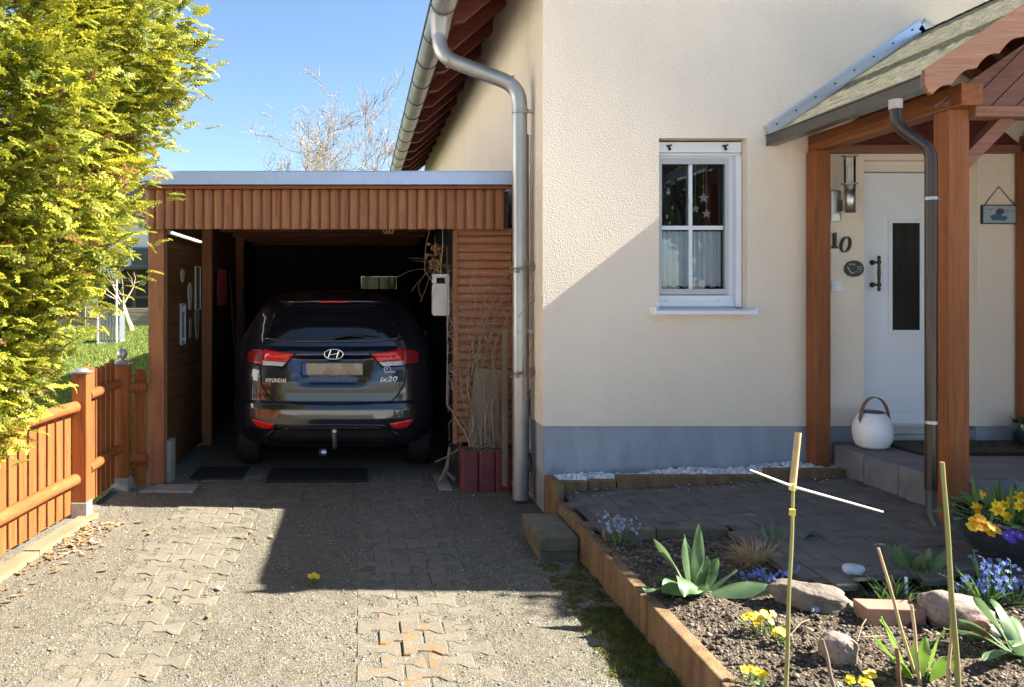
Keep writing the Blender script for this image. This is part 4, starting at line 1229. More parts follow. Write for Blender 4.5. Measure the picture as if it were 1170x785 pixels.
for z in zs:
    _, yr, w, yf = lev(z)
    ring = [(t*w, rear(t*w, z), z) for t in xs_t]
    ye = ring[-1][1]
    for k in range(1, 9): ring.append((w*(1+.004*math.sin(math.pi*k/9)), ye+(yf-.5-ye)*k/9, z))
    for k in range(21):
        a = math.pi*k/20
        ring.append((w*max(-1, min(1, math.copysign(abs(math.cos(a))**.55, math.cos(a)))), yf-.5+.5*math.sin(a)**.6, z))
    for k in range(1, 9)[::-1]: ring.append((-w*(1+.004*math.sin(math.pi*k/9)), ye+(yf-.5-ye)*k/9, z))
    rings.append(ring)
n = len(rings[0])
vs = [(CX+p[0], CY+p[1], p[2]) for r in rings for p in r]
fs = [[i*n+k, i*n+(k+1) % n, (i+1)*n+(k+1) % n, (i+1)*n+k] for i in range(len(rings)-1) for k in range(n)]
fs.append([(len(rings)-1)*n+k for k in range(n)]); fs.append([k for k in range(n)][::-1])
m_paint, nt, b = nmat('dark_metallic_paint')
v = coords(nt, jitter=False)
fl = voro(nt, v, 900, out='Color'); sep = nt.nodes.new('ShaderNodeSeparateColor'); link(nt, fl, sep.inputs[0])
link(nt, ramp(nt, sep.outputs[0], [(0, (.008, .009, .015)), (1, (.02, .023, .036))]), b.inputs['Base Color'])
b.inputs['Metallic'].default_value = .45; b.inputs['Roughness'].default_value = .3
b.inputs['Coat Weight'].default_value = 1; b.inputs['Coat Roughness'].default_value = .03; b.inputs['Coat IOR'].default_value = 1.7
mb.add(vs, fs, 0, True)
mb.build('body', m_paint, car)
def inpoly(x, z, P):
    c = False; j = len(P)-1
    for i in range(len(P)):
        if (P[i][1] > z) != (P[j][1] > z) and x < (P[j][0]-P[i][0])*(z-P[i][1])/(P[j][1]-P[i][1])+P[i][0]: c = not c
        j = i
    return c
def patch(name, poly, off, mat, parent, cuts=4, thick=.012, smooth=True):
    bm = bmesh.new()
    bm.faces.new([bm.verts.new((x, 0, z)) for x, z in poly])
    bmesh.ops.triangulate(bm, faces=bm.faces[:])
    for _ in range(cuts):
        es = [e for e in bm.edges if e.calc_length() > .03]
        if not es: break
        bmesh.ops.subdivide_edges(bm, edges=es, cuts=1)
        bmesh.ops.triangulate(bm, faces=bm.faces[:])
    for v in bm.verts: v.co.y = rear(v.co.x, v.co.z)-off
    ret = bmesh.ops.extrude_face_region(bm, geom=bm.faces[:])
    for g in ret['geom']:
        if isinstance(g, bmesh.types.BMVert): g.co.y += off+thick
    bmesh.ops.recalc_face_normals(bm, faces=bm.faces[:])
    for v in bm.verts: v.co += Vector((CX, CY, 0))
    m = MB(); m.bm(bm, 0, smooth); return m.build(name, mat, parent)
def line(name, pts, r, mat, parent, off=.0, n=10, k=6):
    P = []
    for (xa, za), (xb, zb) in zip(pts, pts[1:]):
        for i in range(n): t = i/n; x, z = xa+(xb-xa)*t, za+(zb-za)*t; P.append((CX+x, CY+rear(x, z)-off, z))
    x, z = pts[-1]; P.append((CX+x, CY+rear(x, z)-off, z))
    return MB().tube(P, r, k).build(name, mat, parent)
mirror = lambda P: [(-x, z) for x, z in P][::-1]
m_cglass = simple('dark_car_glass', (.008, .009, .011), .03, var=0, bstr=0, coat=.6)
m_blackpl = simple('black_bumper_plastic', (.022, .022, .024), .5, var=.2, bscale=200, bstr=.2)
m_gap = simple('shut_gap', (.004, .004, .004), .9, bstr=0)
m_chrome = simple('chrome', (.8, .8, .82), .08, metal=1, var=.02, bstr=0)
m_red = simple('red_lens', (.72, .014, .016), .12, var=.15, scale=30, coat=.8, bstr=.0)
m_dkred = simple('smoked_red_lens', (.28, .014, .016), .12, var=.2, coat=.8, bstr=0)
m_clear = simple('clear_lens', (.62, .60, .60), .12, var=.25, scale=60, coat=.8, stretch=(1, 1, .2), bstr=0)
# rear window, spoiler, brake light, wiper
patch('rear_window', [(-.60, 1.15), (-.30, 1.128), (.30, 1.128), (.60, 1.15), (.565, 1.26), (.515, 1.40), (.46, 1.44), (.30, 1.455), (-.30, 1.455), (-.46, 1.44), (-.515, 1.40), (-.565, 1.26)], .002, m_cglass, car)
sp = MB(); N = 24
vs = []
for i in range(N+1):
    x = -.52+1.04*i/N
    e = 1-(abs(x)/.535)**6*.5
    yb = rear(x, 1.50)
    for dy, z in ((.06, 1.462), (-.10*e, 1.468), (-.115*e, 1.478), (-.10*e, 1.492), (.05, 1.525), (.14, 1.548)):
        vs.append((CX+x, CY+yb+dy+.02, z-.012*(abs(x)/.55)**2))
fs = [[i*6+k, (i+1)*6+k, (i+1)*6+k+1, i*6+k+1] for i in range(N) for k in range(5)]
fs += [[0, 1, 2, 3, 4, 5], [N*6+k for k in range(6)][::-1]]
spo = sp.add(vs, fs, 0, True).build('spoiler', m_paint, car)
yb = CY+rear(0, 1.5)
MB().tube([(CX+x, yb-.098+.012*(abs(x)/.13)**2, 1.474) for x in (-.13, -.06, 0, .06, .13)], .0075, 8).build('brake_light', simple('bright_red_lens', (.75, .02, .015), .15, var=.05, coat=.8, bstr=0), spo)
wp = MB(); f = lambda x, z, o: (CX+x, CY+rear(x, z)-o, z)
wp.tube([f(0, 1.165, .03), f(0, 1.165, .005)], .022, 10)
wp.tube([f(-.01, 1.165, .03), f(.12, 1.192, .035), f(.26, 1.19, .03)], [.014, .011, .007], 8)
wp.tube([f(.05, 1.185, .015), f(.22, 1.198, .015), f(.39, 1.178, .014)], .006, 6)
wp.build('rear_wiper', m_blackpl, car)
# lights
for s in (-1, 1):
    T = (lambda P: P) if s == 1 else mirror
    name = 'tail_light'
    hi = [(.325, 1.035), (.60, 1.073), (.60, .979), (.385, .969)]
    tl_ = patch('tail_light', T(hi), .012, m_red, car)
    patch('reverse_lens', T([(.392, .966), (.60, .976), (.60, .938), (.425, .934)]), .011, m_clear, tl_)
    patch('smoked_lens', T([(.605, 1.074), (.70, 1.062), (.74, 1.03), (.735, .955), (.605, .939)]), .011, m_dkred, tl_)
    line('lamp_bezel', T([(.31, 1.042), (.415, .926), (.74, .942)]), .006, m_gap, tl_, .004)
    patch('reflector', T([(.485, .46), (.69, .492), (.665, .455), (.62, .42), (.505, .405)]), .006, m_red, car)
# shut lines
line('hatch_gap', [(-.625, .932), (-.604, .78), (-.55, .69), (-.49, .637), (-.25, .622), (0, .617), (.25, .622), (.49, .637), (.55, .69), (.604, .78), (.625, .932)], .0065, m_gap, car)
line('window_crease', [(-.40, 1.068), (-.2, 1.058), (0, 1.055), (.2, 1.058), (.40, 1.068)], .004, m_gap, car)
patch('lower_bumper', [(-.54, .285), (.54, .285), (.47, .385), (.40, .432), (-.40, .432), (-.47, .385)], .008, m_blackpl, car)
line('bumper_crease', [(-.62, .30), (-.50, .395), (-.42, .445), (0, .452), (.42, .445), (.50, .395), (.62, .30)], .006, m_paint, car, .002)
# number plate with the digits blanked, as in the photograph
py = CY+rear(0, .9)-.012
pl = MB().box(CX-.262, CX+.262, py-.012, py+.0, .845, .968, .003).build('number_plate', m_blackpl, car)
m_plate, nt, b = nmat('blanked_plate')
vv = voro(nt, coords(nt, (1, 1, 1), False), 14, out='Color'); sep = nt.nodes.new('ShaderNodeSeparateColor'); link(nt, vv, sep.inputs[0])
link(nt, ramp(nt, sep.outputs[0], [(0, (.25, .19, .12)), (1, (.42, .34, .24))]), b.inputs['Base Color']); b.inputs['Roughness'].default_value = .5
MB().box(CX-.225, CX+.252, py-.0145, py-.0122, .862, .958, .001).build('plate_face', m_plate, pl)
MB().box(CX-.256, CX-.226, py-.0146, py-.0122, .862, .958, .001).build('blue_strip', simple('plate_blue', (.01, .06, .32), .4, bstr=0), pl)
mb = MB()
for k in range(26):
    x = CX-.2+.0135*k
    if k % 7 != 5: mb.box(x, x+.008, py-.0132, py-.0121, .849, .854, 0)
mb.build('frame_lettering', simple('dim_white_print', (.5, .5, .5), .5, bstr=0), pl)
# badges
m_badge = simple('silver_lettering', (.72, .72, .73), .35, metal=.3, bstr=0)
def text(body, x, z, h, mat, name, y, parent, shear=0, width=None, bold=.0):
    cu = bpy.data.curves.new(name, 'FONT'); cu.body = body; cu.size = h*1.39; cu.extrude = .002; cu.shear = shear; cu.offset = bold; cu.space_character = 1.05
    cu.materials.append(mat)
    o = bpy.data.objects.new(name, cu); C.objects.link(o); o.parent = parent
    o.location = Vector((x, y, z))-ORG[parent.name]; o.rotation_euler = (rad(90), 0, 0); ORG[o.name] = Vector((x, y, z)); 
    bpy.context.view_layer.update()
    me = bpy.data.meshes.new_from_object(o.evaluated_get(bpy.context.evaluated_depsgraph_get()))
    q = bpy.data.objects.new(name, me); C.objects.link(q); q.parent = parent; q.location = o.location
    if width: q.scale = (width/max(.001, o.dimensions.x), 1, 1)
    bpy.data.objects.remove(o)
    return q
text('HYUNDAI', CX-.565, .802, .034, m_badge, 'badge_lettering', CY+rear(-.48, .815)-.022, car, 0, .175, .0012).rotation_euler = (rad(90), 0, rad(-9))
text('ix20', CX+.395, .806, .042, m_badge, 'badge_lettering', CY+rear(.47, .815)-.012, car, .25, .15, .0008).rotation_euler = (rad(90), 0, rad(9))
mb = MB(); ey = CY+rear(0, 1.034)-.012
el = [(CX+.008+.08*math.cos(a), ey-.004*0, 1.034+.042*math.sin(a)) for a in [2*math.pi*k/40 for k in range(41)]]
mb.tube(el, .0062, 8, cap=False)
def slant(p, q, w): mb.tube([(CX+.008+p[0], ey-.003, 1.034+p[1]), (CX+.008+(p[0]+q[0])/2, ey-.006, 1.034+(p[1]+q[1])/2), (CX+.008+q[0], ey-.003, 1.034+q[1])], w, 8)
slant((-.046, -.029), (-.024, .033), .0075); slant((.024, -.033), (.046, .029), .0075); slant((-.034, -.006), (.034, .008), .0065)
em = mb.build('emblem', m_chrome, car)
MB().prism([(CX+.008+.076*math.cos(2*math.pi*k/36), 1.034+.039*math.sin(2*math.pi*k/36)) for k in range(36)], 'y', ey+.001, ey+.02).build('emblem_base', m_gap, em)
mb = MB(); yy = CY+rear(.47, .9)-.010
mb.tube([(CX+.462+.028*math.cos(a), yy, .906+.025*math.sin(a)) for a in [2*math.pi*k/24 for k in range(25)]], .0035, 6, cap=False)
mb.tube([(CX+.44, yy-.001, .88), (CX+.49, yy+.004, .884), (CX+.525, yy+.014, .882)], .006, 6)
mb.tube([(CX+.462, yy-.001, .92), (CX+.455, yy-.001, .90)], .005, 6)
mb.build('sticker', simple('white_print', (.7, .7, .7), .5, bstr=0), car)
# tow bar
mb = MB(); mb.tube([(CX+.02, CY+.25, .27), (CX+.02, CY-.02, .27), (CX+.02, CY-.07, .30), (CX+.02, CY-.075, .40)], .018, 8)
mb.lathe([(0, 0), (.018, .004), (.025, .022), (.018, .042), (0, .048)], CX+.02, CY-.075, .385, 12)
mb.tube([(CX-.10, CY-.01, .225), (CX-.05, CY-.01, .225)], .03, 12)
mb.build('tow_bar', m_steel, car)
MB().tube([(CX-.09, CY-.012, .225), (CX-.11, CY-.012, .225)], .036, 12).build('tow_socket', m_blackpl, car)
# wheels and mirrors
for y in (.64, 3.26):
    for s in (-1, 1):
        x0, x1 = CX+s*.66, CX+s*.86
        M = Matrix.Rotation(rad(90), 4, 'Y')
        ty = MB().lathe([(.19, -.1), (.28, -.1), (.305, -.085), (.31, -.05), (.31, .05), (.305, .085), (.28, .1), (.19, .1)], (x0+x1)/2, CY+y, .31, 28, M=M).build('wheel', m_black, car)
        mb = MB().lathe([(0, s*.06), (.06, s*.07), (.18, s*.08), (.195, s*.1)], (x0+x1)/2, CY+y, .31, 24, M=M); mb.build('rim', m_zinc, ty)
for s in (-1, 1):
    mb = MB(); c = Vector((CX+s*.97, CY+2.75, 1.05))
    for i in range(1):
        mb.lathe([(0, -.05), (.06, -.045), (.085, -.02), (.09, .02), (.075, .06), (0, .075)], c.x, c.y, c.z, 16, M=Matrix.Scale(.6, 4, (0, 1, 0)))
    mb.bar((CX+s*.84, c.y, 1.02), (CX+s*.94, c.y, 1.03), .05, .03)
    mo = mb.build('wing_mirror', m_paint, car)
    MB().prism(rrect(c.x-.065, c.x+.065, c.z-.04, c.z+.045, .02), 'y', c.y-.056, c.y-.05).build('mirror_glass', m_chrome, mo)
# ------------------------------------------------------------------ plants
class Leaves:
    """long curved leaves, each a folded strip"""
    def __init__(s): s.mb = MB()
    def blade(s, base, az, lean, L, W, curl, fold=.25, n=9, tipw=.0, wave=0, twist=0):
        p = Vector(base); el = math.pi/2-lean
        vs = []
        for i in range(n+1):
            t = i/n
            w = W*max(.03, (math.sin(math.pi*(.08+.92*t)**1.08)**.75))
            d = Vector((math.cos(az)*math.cos(el), math.sin(az)*math.cos(el), math.sin(el)))
            side = Vector((-math.sin(az), math.cos(az), 0))
            nrm = side.cross(d)
            side = (side*math.cos(twist*t)+nrm*math.sin(twist*t)); nrm = side.cross(d)
            wv = wave*math.sin(t*7+az*3)*W*t
            vs += [p-side*w/2-nrm*(-fold*w)+nrm*wv, p-side*w*.27-nrm*(-fold*w*.35), p, p+side*w*.27-nrm*(-fold*w*.35), p+side*w/2-nrm*(-fold*w)-nrm*wv]
            p = p+d*(L/n); el -= curl/n*(.4+1.2*t)
        fs = [[i*5+k, i*5+k+1, i*5+6+k, i*5+5+k] for i in range(n) for k in range(4)]
        s.mb.add(vs, fs, 0, True)
R3 = random.Random(5)
m_tulip = leafmat('tulip_leaf', (.11, .20, .085), (.17, .27, .125), .3, .42)
m_tulipl = leafmat('fresh_leaf', (.18, .34, .045), (.27, .43, .07), .4, .4)
m_grassl = leafmat('narrow_leaf', (.11, .20, .05), (.17, .28, .07), .3, .45)
m_dry = leafmat('straw_leaf', (.42, .30, .15), (.55, .42, .24), .25, .8)
m_squill = leafmat('blue_petal', (.14, .22, .72), (.25, .34, .85), .3, .5)
m_pale = leafmat('pale_blue_petal', (.35, .40, .78), (.55, .60, .90), .35, .5)
m_yellow = leafmat('yellow_petal', (.85, .60, .01), (.92, .72, .03), .3, .5)
m_orange = leafmat('egg_yellow_petal', (.85, .40, .01), (.9, .5, .015), .3, .5)
m_violet = leafmat('violet_petal', (.07, .03, .42), (.12, .06, .55), .25, .5)
m_stemg = simple('green_stem', (.12, .22, .05), .6)

def tulip(name, label, x, y, n, L, W, mat=None, seed=1, lean=(.1, 1.1), group=None, cat='plant', curl=(.5, 1.3), specs=None):
    global R3
    R3 = random.Random(seed); z = bz(x, y) if y < 4.25 else pz(x)
    t = thing(name, label, cat, (x, y, z), group)
    lv = Leaves()
    sp = specs or [(R3.uniform(0, 6.28), R3.uniform(*lean), L*R3.uniform(.7, 1.1), W*R3.uniform(.8, 1.2), R3.uniform(*curl)) for k in range(n)]
    for az, ln_, l, w, c in sp:
        lv.blade((x+.025*math.cos(az), y+.025*math.sin(az), z-.01), az, ln_, l, w, c, .14, n=14, wave=.13, twist=R3.uniform(-1.1, 1.1))
    o = lv.mb.build('foliage', mat or m_tulip, t)
    return t
# the big tulip clump, leaf by leaf: azimuth, lean from upright, length, width, bend
P_ = [(2.9, 0.45, 0.29, 0.068, 0.4), (2.2, 0.1, 0.26, 0.059, 0.1), (1.0, 0.12, 0.31, 0.054, -0.05), (-1.2, 0.1, 0.2, 0.084, 0.2), (0.1, 1.0, 0.2, 0.054, 0.0), (0.5, 0.65, 0.2, 0.064, 0.35), (-0.35, 1.2, 0.33, 0.084, 0.5), (-2.2, 0.5, 0.27, 0.118, 2.3), (3.4, 1.15, 0.26, 0.098, 0.7), (2.8, 0.7, 0.18, 0.089, 1.7), (3.6, 0.8, 0.22, 0.098, 1.6), (1.6, 0.3, 0.22, 0.064, 0.3), (-0.6, 0.25, 0.19, 0.068, 0.25), (-1.7, 0.55, 0.15, 0.059, 0.9)]
tulip('tulip_plant', 'big clump of broad green tulip leaves behind the bed edging', *ground(796, 676, .19), 0, 0, 0, m_tulip, seed=3, specs=P_)
tulip('tulip_plant', 'broad blue-green tulip leaves cut off by the photo, beside the small red ornament', *ground(1168, 735, .24), 12, .27, .062, seed=8, lean=(.25, 1.4), curl=(.5, 1.6))
tulip('tulip_plant', 'fresh light green tulip shoots among the thin sticks in the bed', *ground(1048, 765, .21), 8, .2, .046, m_tulipl, seed=12, lean=(.02, .9), curl=(.2, .7))
tulip('tulip_plant', 'small green shoot and one flat leaf behind the dry grass tuft', *ground(888, 622, .24), 5, .12, .05, seed=14, lean=(.05, .6), specs=[(1.5, .1, .15, .04, .3), (2.2, .35, .13, .04, .4), (.6, .3, .12, .04, .3), (.1, 1.0, .23, .10, .5), (4, .5, .1, .04, .4)])
tulip('leafy_plant', 'upright dark green leaf tuft between the brick and the paved path', *ground(1046, 655, .25), 8, .22, .05, seed=19, lean=(.02, .55), curl=(.2, .6))

def blades(t, x, y, z, n, L, W, mat, lean=(.1, 1.0), curl=(.5, 1.4), spread=.04, name='foliage'):
    lv = Leaves()
    for k in range(n):
        a = R3.uniform(0, 6.28); r = R3.random()*spread
        lv.blade((x+r*math.cos(a), y+r*math.sin(a), z-.005), a+R3.gauss(0, .5), R3.uniform(*lean), L*R3.uniform(.6, 1.15), W, R3.uniform(*curl), .15, 6)
    return lv.mb.build(name, mat, t)
def starflower(mb, c, r, up, n=6, mi=0):
    up = Vector(up).normalized(); u = up.orthogonal().normalized(); w = up.cross(u)
    a0 = R3.random()*6
    for k in range(n):
        a = a0+2*math.pi*k/n; d = u*math.cos(a)+w*math.sin(a); e = u*math.cos(a+1.57)+w*math.sin(a+1.57)
        mb.add([c, c+d*r*.6+e*r*.26+up*r*.18, c+d*r+up*r*.1, c+d*r*.6-e*r*.26+up*r*.18], [[0, 1, 2, 3]], mi)
def squill(label, x, y, n, h, mat, seed, nl=16):
    global R3
    R3 = random.Random(seed); z = bz(x, y)
    t = thing('squill', label, 'flowers', (x, y, z), 'blue squills in the flower bed')
    blades(t, x, y, z, nl, h*1.0, .011, m_grassl, (.2, 1.1), (.3, 1.0), .05)
    for k in range(n):
        a = R3.uniform(0, 6.28); r = R3.uniform(0, .075)
        b0 = Vector((x+r*.4*math.cos(a), y+r*.4*math.sin(a), z)); tp = Vector((x+r*1.5*math.cos(a), y+r*1.3*math.sin(a), z+h*R3.uniform(.55, 1.1)))
        mb = MB(); mb.tube([b0, b0.lerp(tp, .6)+Vector((0, 0, .01)), tp], .0018, 5, 1)
        for j in range(R3.randint(4, 7)):
            c = b0.lerp(tp, 1-.08*j)+Vector((R3.gauss(0, .011), R3.gauss(0, .011), R3.gauss(0, .004)))
            starflower(mb, c, R3.uniform(.009, .013), (R3.gauss(0, .7), R3.gauss(0, .7)-.5, .6))
        mb.build('flower', [mat, m_stemg], t)
    return t
gr = lambda px, py, z: ground(px, py, z)
squill('pale blue squill clump in the corner of bed edging and path kerb', *gr(708, 620, .2), 13, .15, m_pale, 31)
squill('small scattered blue squills between the tulip clump and the bamboo stake', *gr(868, 672, .21), 7, .06, m_squill, 32, 6)
squill('two deep blue squills right behind the bamboo cane with white crossbar', *gr(893, 668, .21), 3, .09, m_squill, 33, 4)
squill('single pale blue squill fallen before the long flat rock', *gr(921, 695, .21), 2, .025, m_pale, 34, 2)
squill('tall blue squill clump below the glazed flower bowl', *gr(1128, 690, .23), 13, .19, m_squill, 35, 34)
squill('low deep blue squill clump between round stone and broad leaves', *gr(1112, 688, .23), 8, .13, m_squill, 36, 12)
squill('blue squill clump at the right photo edge under the bowl', *gr(1160, 690, .23), 10, .17, m_squill, 37, 14)

def pansy(label, x, y, n, r, seed, mat=None, ht=.07):
    global R3
    R3 = random.Random(seed); z = bz(x, y) if x > 1.3 else dz(x, y)
    t = thing('pansy', label, 'flowers', (x, y, z), 'yellow pansies')
    lv = Leaves()
    for k in range(int(26*r/.07)):
        a = R3.uniform(0, 6.28); q = R3.random()**.6*r
        lv.blade((x+q*math.cos(a), y+q*math.sin(a), z+R3.uniform(0, ht*.7)), R3.uniform(0, 6.28), R3.uniform(.3, 1.4), .032, .015, .6, .15, 4)
    lv.mb.build('foliage', m_grassl, t)
    for k in range(n):
        a = R3.uniform(0, 6.28); q = R3.random()**.6*r
        c = Vector((x+q*math.cos(a), y+q*math.sin(a), z+ht*R3.uniform(.75, 1.25)))
        up = Vector((R3.gauss(0, .35), -.9, .6+R3.random()*.5)).normalized(); u = up.orthogonal().normalized(); w = up.cross(u)
        mb = MB(); mb.tube([(c.x, c.y+.004, z), c], .0015, 4, 1)
        s = R3.uniform(.009, .0125)
        for j in range(5):
            b_ = 2*math.pi*j/5+.3; d = u*math.cos(b_)+w*math.sin(b_)
            cc = c+d*s*.75+up*R3.uniform(0, .003)
            ring = [cc+(u*math.cos(q_)+w*math.sin(q_))*s*.72+up*.15*s*math.cos(q_*2) for q_ in [2*math.pi*i/8 for i in range(8)]]
            mb.add(ring, [list(range(8))], 0)
        mb.tube([c+up*.002, c+up*.005], .003, 5, 2)
        mb.build('flower', [mat or m_yellow, m_stemg, m_orange], t)
pansy('yellow pansy clump on the soil left of the bamboo cane', *gr(866, 716, .21), 11, .06, 41, None, .075)
pansy('few yellow pansy blooms at the foot of the bamboo cane with crossbar', *gr(891, 728, .21), 4, .03, 42, None, .05)
pansy('two yellow pansy blooms near the nearest edging stone', *gr(861, 780, .19), 4, .04, 43, None, .05)
pansy('yellow pansies at the lower photo edge under the bamboo cane', *gr(905, 797, .19), 7, .05, 44, None, .05)
pansy('yellow-green pansy clump at the lower photo edge beside the cut canes', *gr(985, 788, .2), 6, .055, 45, None, .06)
pansy('tiny yellow flowers growing from the shaded driveway grit', *gr(357, 668, 0), 5, .03, 46, None, .05)

# dry grass tuft
x, y = gr(862, 640, .22); z = bz(x, y)
R3 = random.Random(50)
gt_ = thing('dry_grass', 'tuft of dry straw-coloured grass behind the tulip clump', 'grass tuft', (x, y, z))
blades(gt_, x, y, z, 420, .15, .0032, m_dry, (.15, 1.35), (.6, 1.9), .07)
# small grassy tuft near the marker
x, y = gr(1020, 678, .24); z = bz(x, y)
t = thing('leafy_tuft', 'tuft of narrow green leaves behind the brick', 'plant', (x, y, z))
blades(t, x, y, z, 60, .13, .008, m_grassl, (.1, 1.2), (.5, 1.5), .09)
x2, y2 = gr(1058, 668, .24)
t = thing('leafy_tuft', 'tuft of narrow green leaves behind the round stone', 'plant', (x2, y2, bz(x2, y2)))
blades(t, x2, y2, bz(x2, y2), 70, .15, .009, m_grassl, (.1, 1.2), (.5, 1.5), .10)
mk = MB(); mx, my = gr(1036, 676, .24); mz = bz(mx, my)
mk.bar((mx, my, mz), (mx+.004, my+.01, mz+.085), .012, .003, bev=.001)
tag(mk.build('plant_marker', m_white), 'small white plastic plant marker between the green tufts', 'plant marker')
mb = MB()
for k in range(4):
    mb.tube([(mx-.06+.01*k, my, mz), (mx-.11+.012*k, my-.01, mz+.07+.01*k)], .003, 5)
tag(mb.build('cut_stems', m_cane), 'few pale dry cut stems left of the white plant marker', 'stems')

# rocks
m_rock = simple('brown_rock', (.165, .135, .11), .9, var=.45, scale=14, bscale=40, bstr=.9, bdist=.012)
m_rock2 = simple('pinkish_granite', (.235, .185, .16), .9, var=.5, scale=60, bscale=60, bstr=.5, bdist=.008)
def rock(label, px, py, zc, sx, sy, sz, rot, mat, seed, tilt=0, rough=.16, name='rock', cat='stone'):
    x, y = gr(px, py, zc); z = bz(x, y) if y < 3.5 else pz(x)
    bm = bmesh.new(); bmesh.ops.create_icosphere(bm, subdivisions=4, radius=1)
    for v in bm.verts:
        n_ = v.co.normalized(); k = 1+rough*noise.fractal(n_*1.3+Vector((seed*7, 0, 0)), 1, 2, 4)+.07*noise.fractal(n_*4.5+Vector((seed*3, 0, 0)), 1, 2, 3)
        c = n_*k
        c = Vector([math.copysign(abs(a)**.8, a) for a in c])
        v.co = Vector((c.x*sx, c.y*sy, c.z*sz))
    bmesh.ops.transform(bm, matrix=Matrix.Translation((x, y, z+sz*.55)) @ Matrix.Rotation(rot, 4, 'Z') @ Matrix.Rotation(tilt, 4, 'Y'), verts=bm.verts)
    m = MB(); m.bm(bm, 0, True); o = m.build(name, mat)
    return tag(o, label, cat, 'stones in the flower bed')
rock('long flat brown rock lying right of the bamboo cane', 930, 690, .21, .155, .075, .055, -.25, m_rock, 1, .12, .35)
rock('small round pinkish stone half sunk in the soil, below the long flat rock', 957, 745, .21, .058, .06, .062, .3, m_rock2, 2)
rock('large rounded reddish-grey stone right of the brick', 1091, 708, .22, .125, .085, .075, -.1, m_rock2, 3, .05, .22)
rock('small bluish white stone left of the brick', 975, 664, .23, .045, .035, .025, 0, simple('bluish_white_stone', (.40, .45, .52), .7, var=.4, scale=14), 4)
x, y = gr(1016, 702, .22); z = bz(x, y)
bk = MB().box(-.115, .115, -.05, .055, -.01, .065, .004, 0, Matrix.Translation((x, y, z)) @ Matrix.Rotation(-.08, 4, 'Z'))
tag(bk.build('brick', simple('old_brick', (.30, .17, .12), .9, var=.3, bstr=.5)), 'single reddish brick lying in the bed left of the large rounded stone', 'brick')
x, y = gr(1127, 722, .23); z = bz(x, y)
ob = thing('garden_ornament', 'small red and white ceramic ornament on the soil beside the large rounded stone', 'ornament', (x, y, z))
MB().lathe([(0, -.01), (.024, 0), (.034, .02), (.03, .042), (.016, .056), (0, .06)], x-.02, y, z, 18).build('red_body', simple('red_glaze', (.42, .10, .06), .3, var=.2, coat=.5), ob)
MB().lathe([(0, -.01), (.03, 0), (.036, .015), (.026, .032), (0, .04)], x+.03, y+.012, z, 18, M=Matrix.Scale(1.2, 4, (1, 0, 0))).build('white_body', simple('white_glaze', (.5, .53, .5), .3, var=.3, coat=.5), ob)
mb = MB()
for a, h in ((-1.3, .03), (-.7, .045), (-1.9, .04), (-1.5, .015)): mb.tube([(x-.02+.031*math.cos(a), y+.031*math.sin(a), z+h), (x-.02+.034*math.cos(a), y+.034*math.sin(a), z+h)], .004, 6)
mb.build('dots', m_white, ob)

# canes and sticks
m_bamboo = simple('green_bamboo', (.215, .215, .075), .45, var=.25, scale=10, stretch=(1, 1, .3))
def cane(name, label, p0, p1, r, mat, nodes=0, cat='stick', group=None, taper=.75):
    mb = MB(); a, b_ = Vector(p0), Vector(p1); n = 12
    pts = [a.lerp(b_, i/n)+Vector((.0022*math.sin(i*.9), .0016*math.cos(i*.7), 0)) for i in range(n+1)]
    mb.tube(pts, [r*(1-(1-taper)*i/n) for i in range(n+1)], 8)
    o = mb.build(name, mat)
    tag(o, label, cat, group); ORG[o.name] = ORG[o.name]
    return o
def at(px, py, d): return ((px-412)*d/880, d, 1.55-(py-335)*d/880)
d1 = 2.62
cb = cane('bamboo_cane', 'green bamboo cane with a pale wooden top and a white crossbar', at(897, 800, d1), at(907, 548, d1+.03), .0072, m_bamboo, cat='cane')
MB().tube([at(905, 560, d1+.018), at(912, 494, d1+.035)], [.0115, .0105], 10).build('wooden_top', m_cane, cb)
m_ww = simple('white_stick', (.85, .83, .76), .6, var=.08)
MB().tube([at(857, 537, d1-.02), at(906, 556, d1-.005), at(1009, 585, d1-.03)], [.003, .0042, .003], 8).build('crossbar', m_ww, cb)
for py in (556, 585): MB().tube([at(905.5, py-3, d1+.0), at(905, py+4, d1)], .0105, 10).build('yellow_tie', simple('yellow_tie', (.62, .52, .06), .5), cb)
def cane2(label, a, b_, d0, d1_, r, mat): return cane('garden_cane', label, at(*a, d0), at(*b_, d1_), r, mat, cat='cane')
cane2('tall thick green cane standing before the front porch post', (1096, 805), (1077, 528), 2.62, 2.62, .0095, m_bamboo)
cane2('long thin pale cane leaning left, between brick and fresh shoots', (1053, 800), (1004, 626), 2.75, 2.85, .0065, m_cane)
cane2('short pale cane before the fresh green tulip shoots', (1052, 800), (1042, 691), 2.7, 2.74, .0065, m_cane)
cane2('short light brown cane left of the tall thick green cane', (1081, 805), (1088, 708), 2.62, 2.66, .0065, m_cane)
cane2('short cut grey cane below the small round stone', (957, 805), (940, 730), 2.65, 2.7, .0075, m_oldwood)
cane2('thin twig lying slantwise beside the small round stone', (1010, 800), (965, 742), 2.7, 2.76, .003, m_oldwood)
cane2('short brown broken stick between the leaning pale canes', (1029, 800), (1025, 740), 2.68, 2.7, .009, simple('brown_bark', (.2, .1, .055), .9, var=.3, bstr=.5))
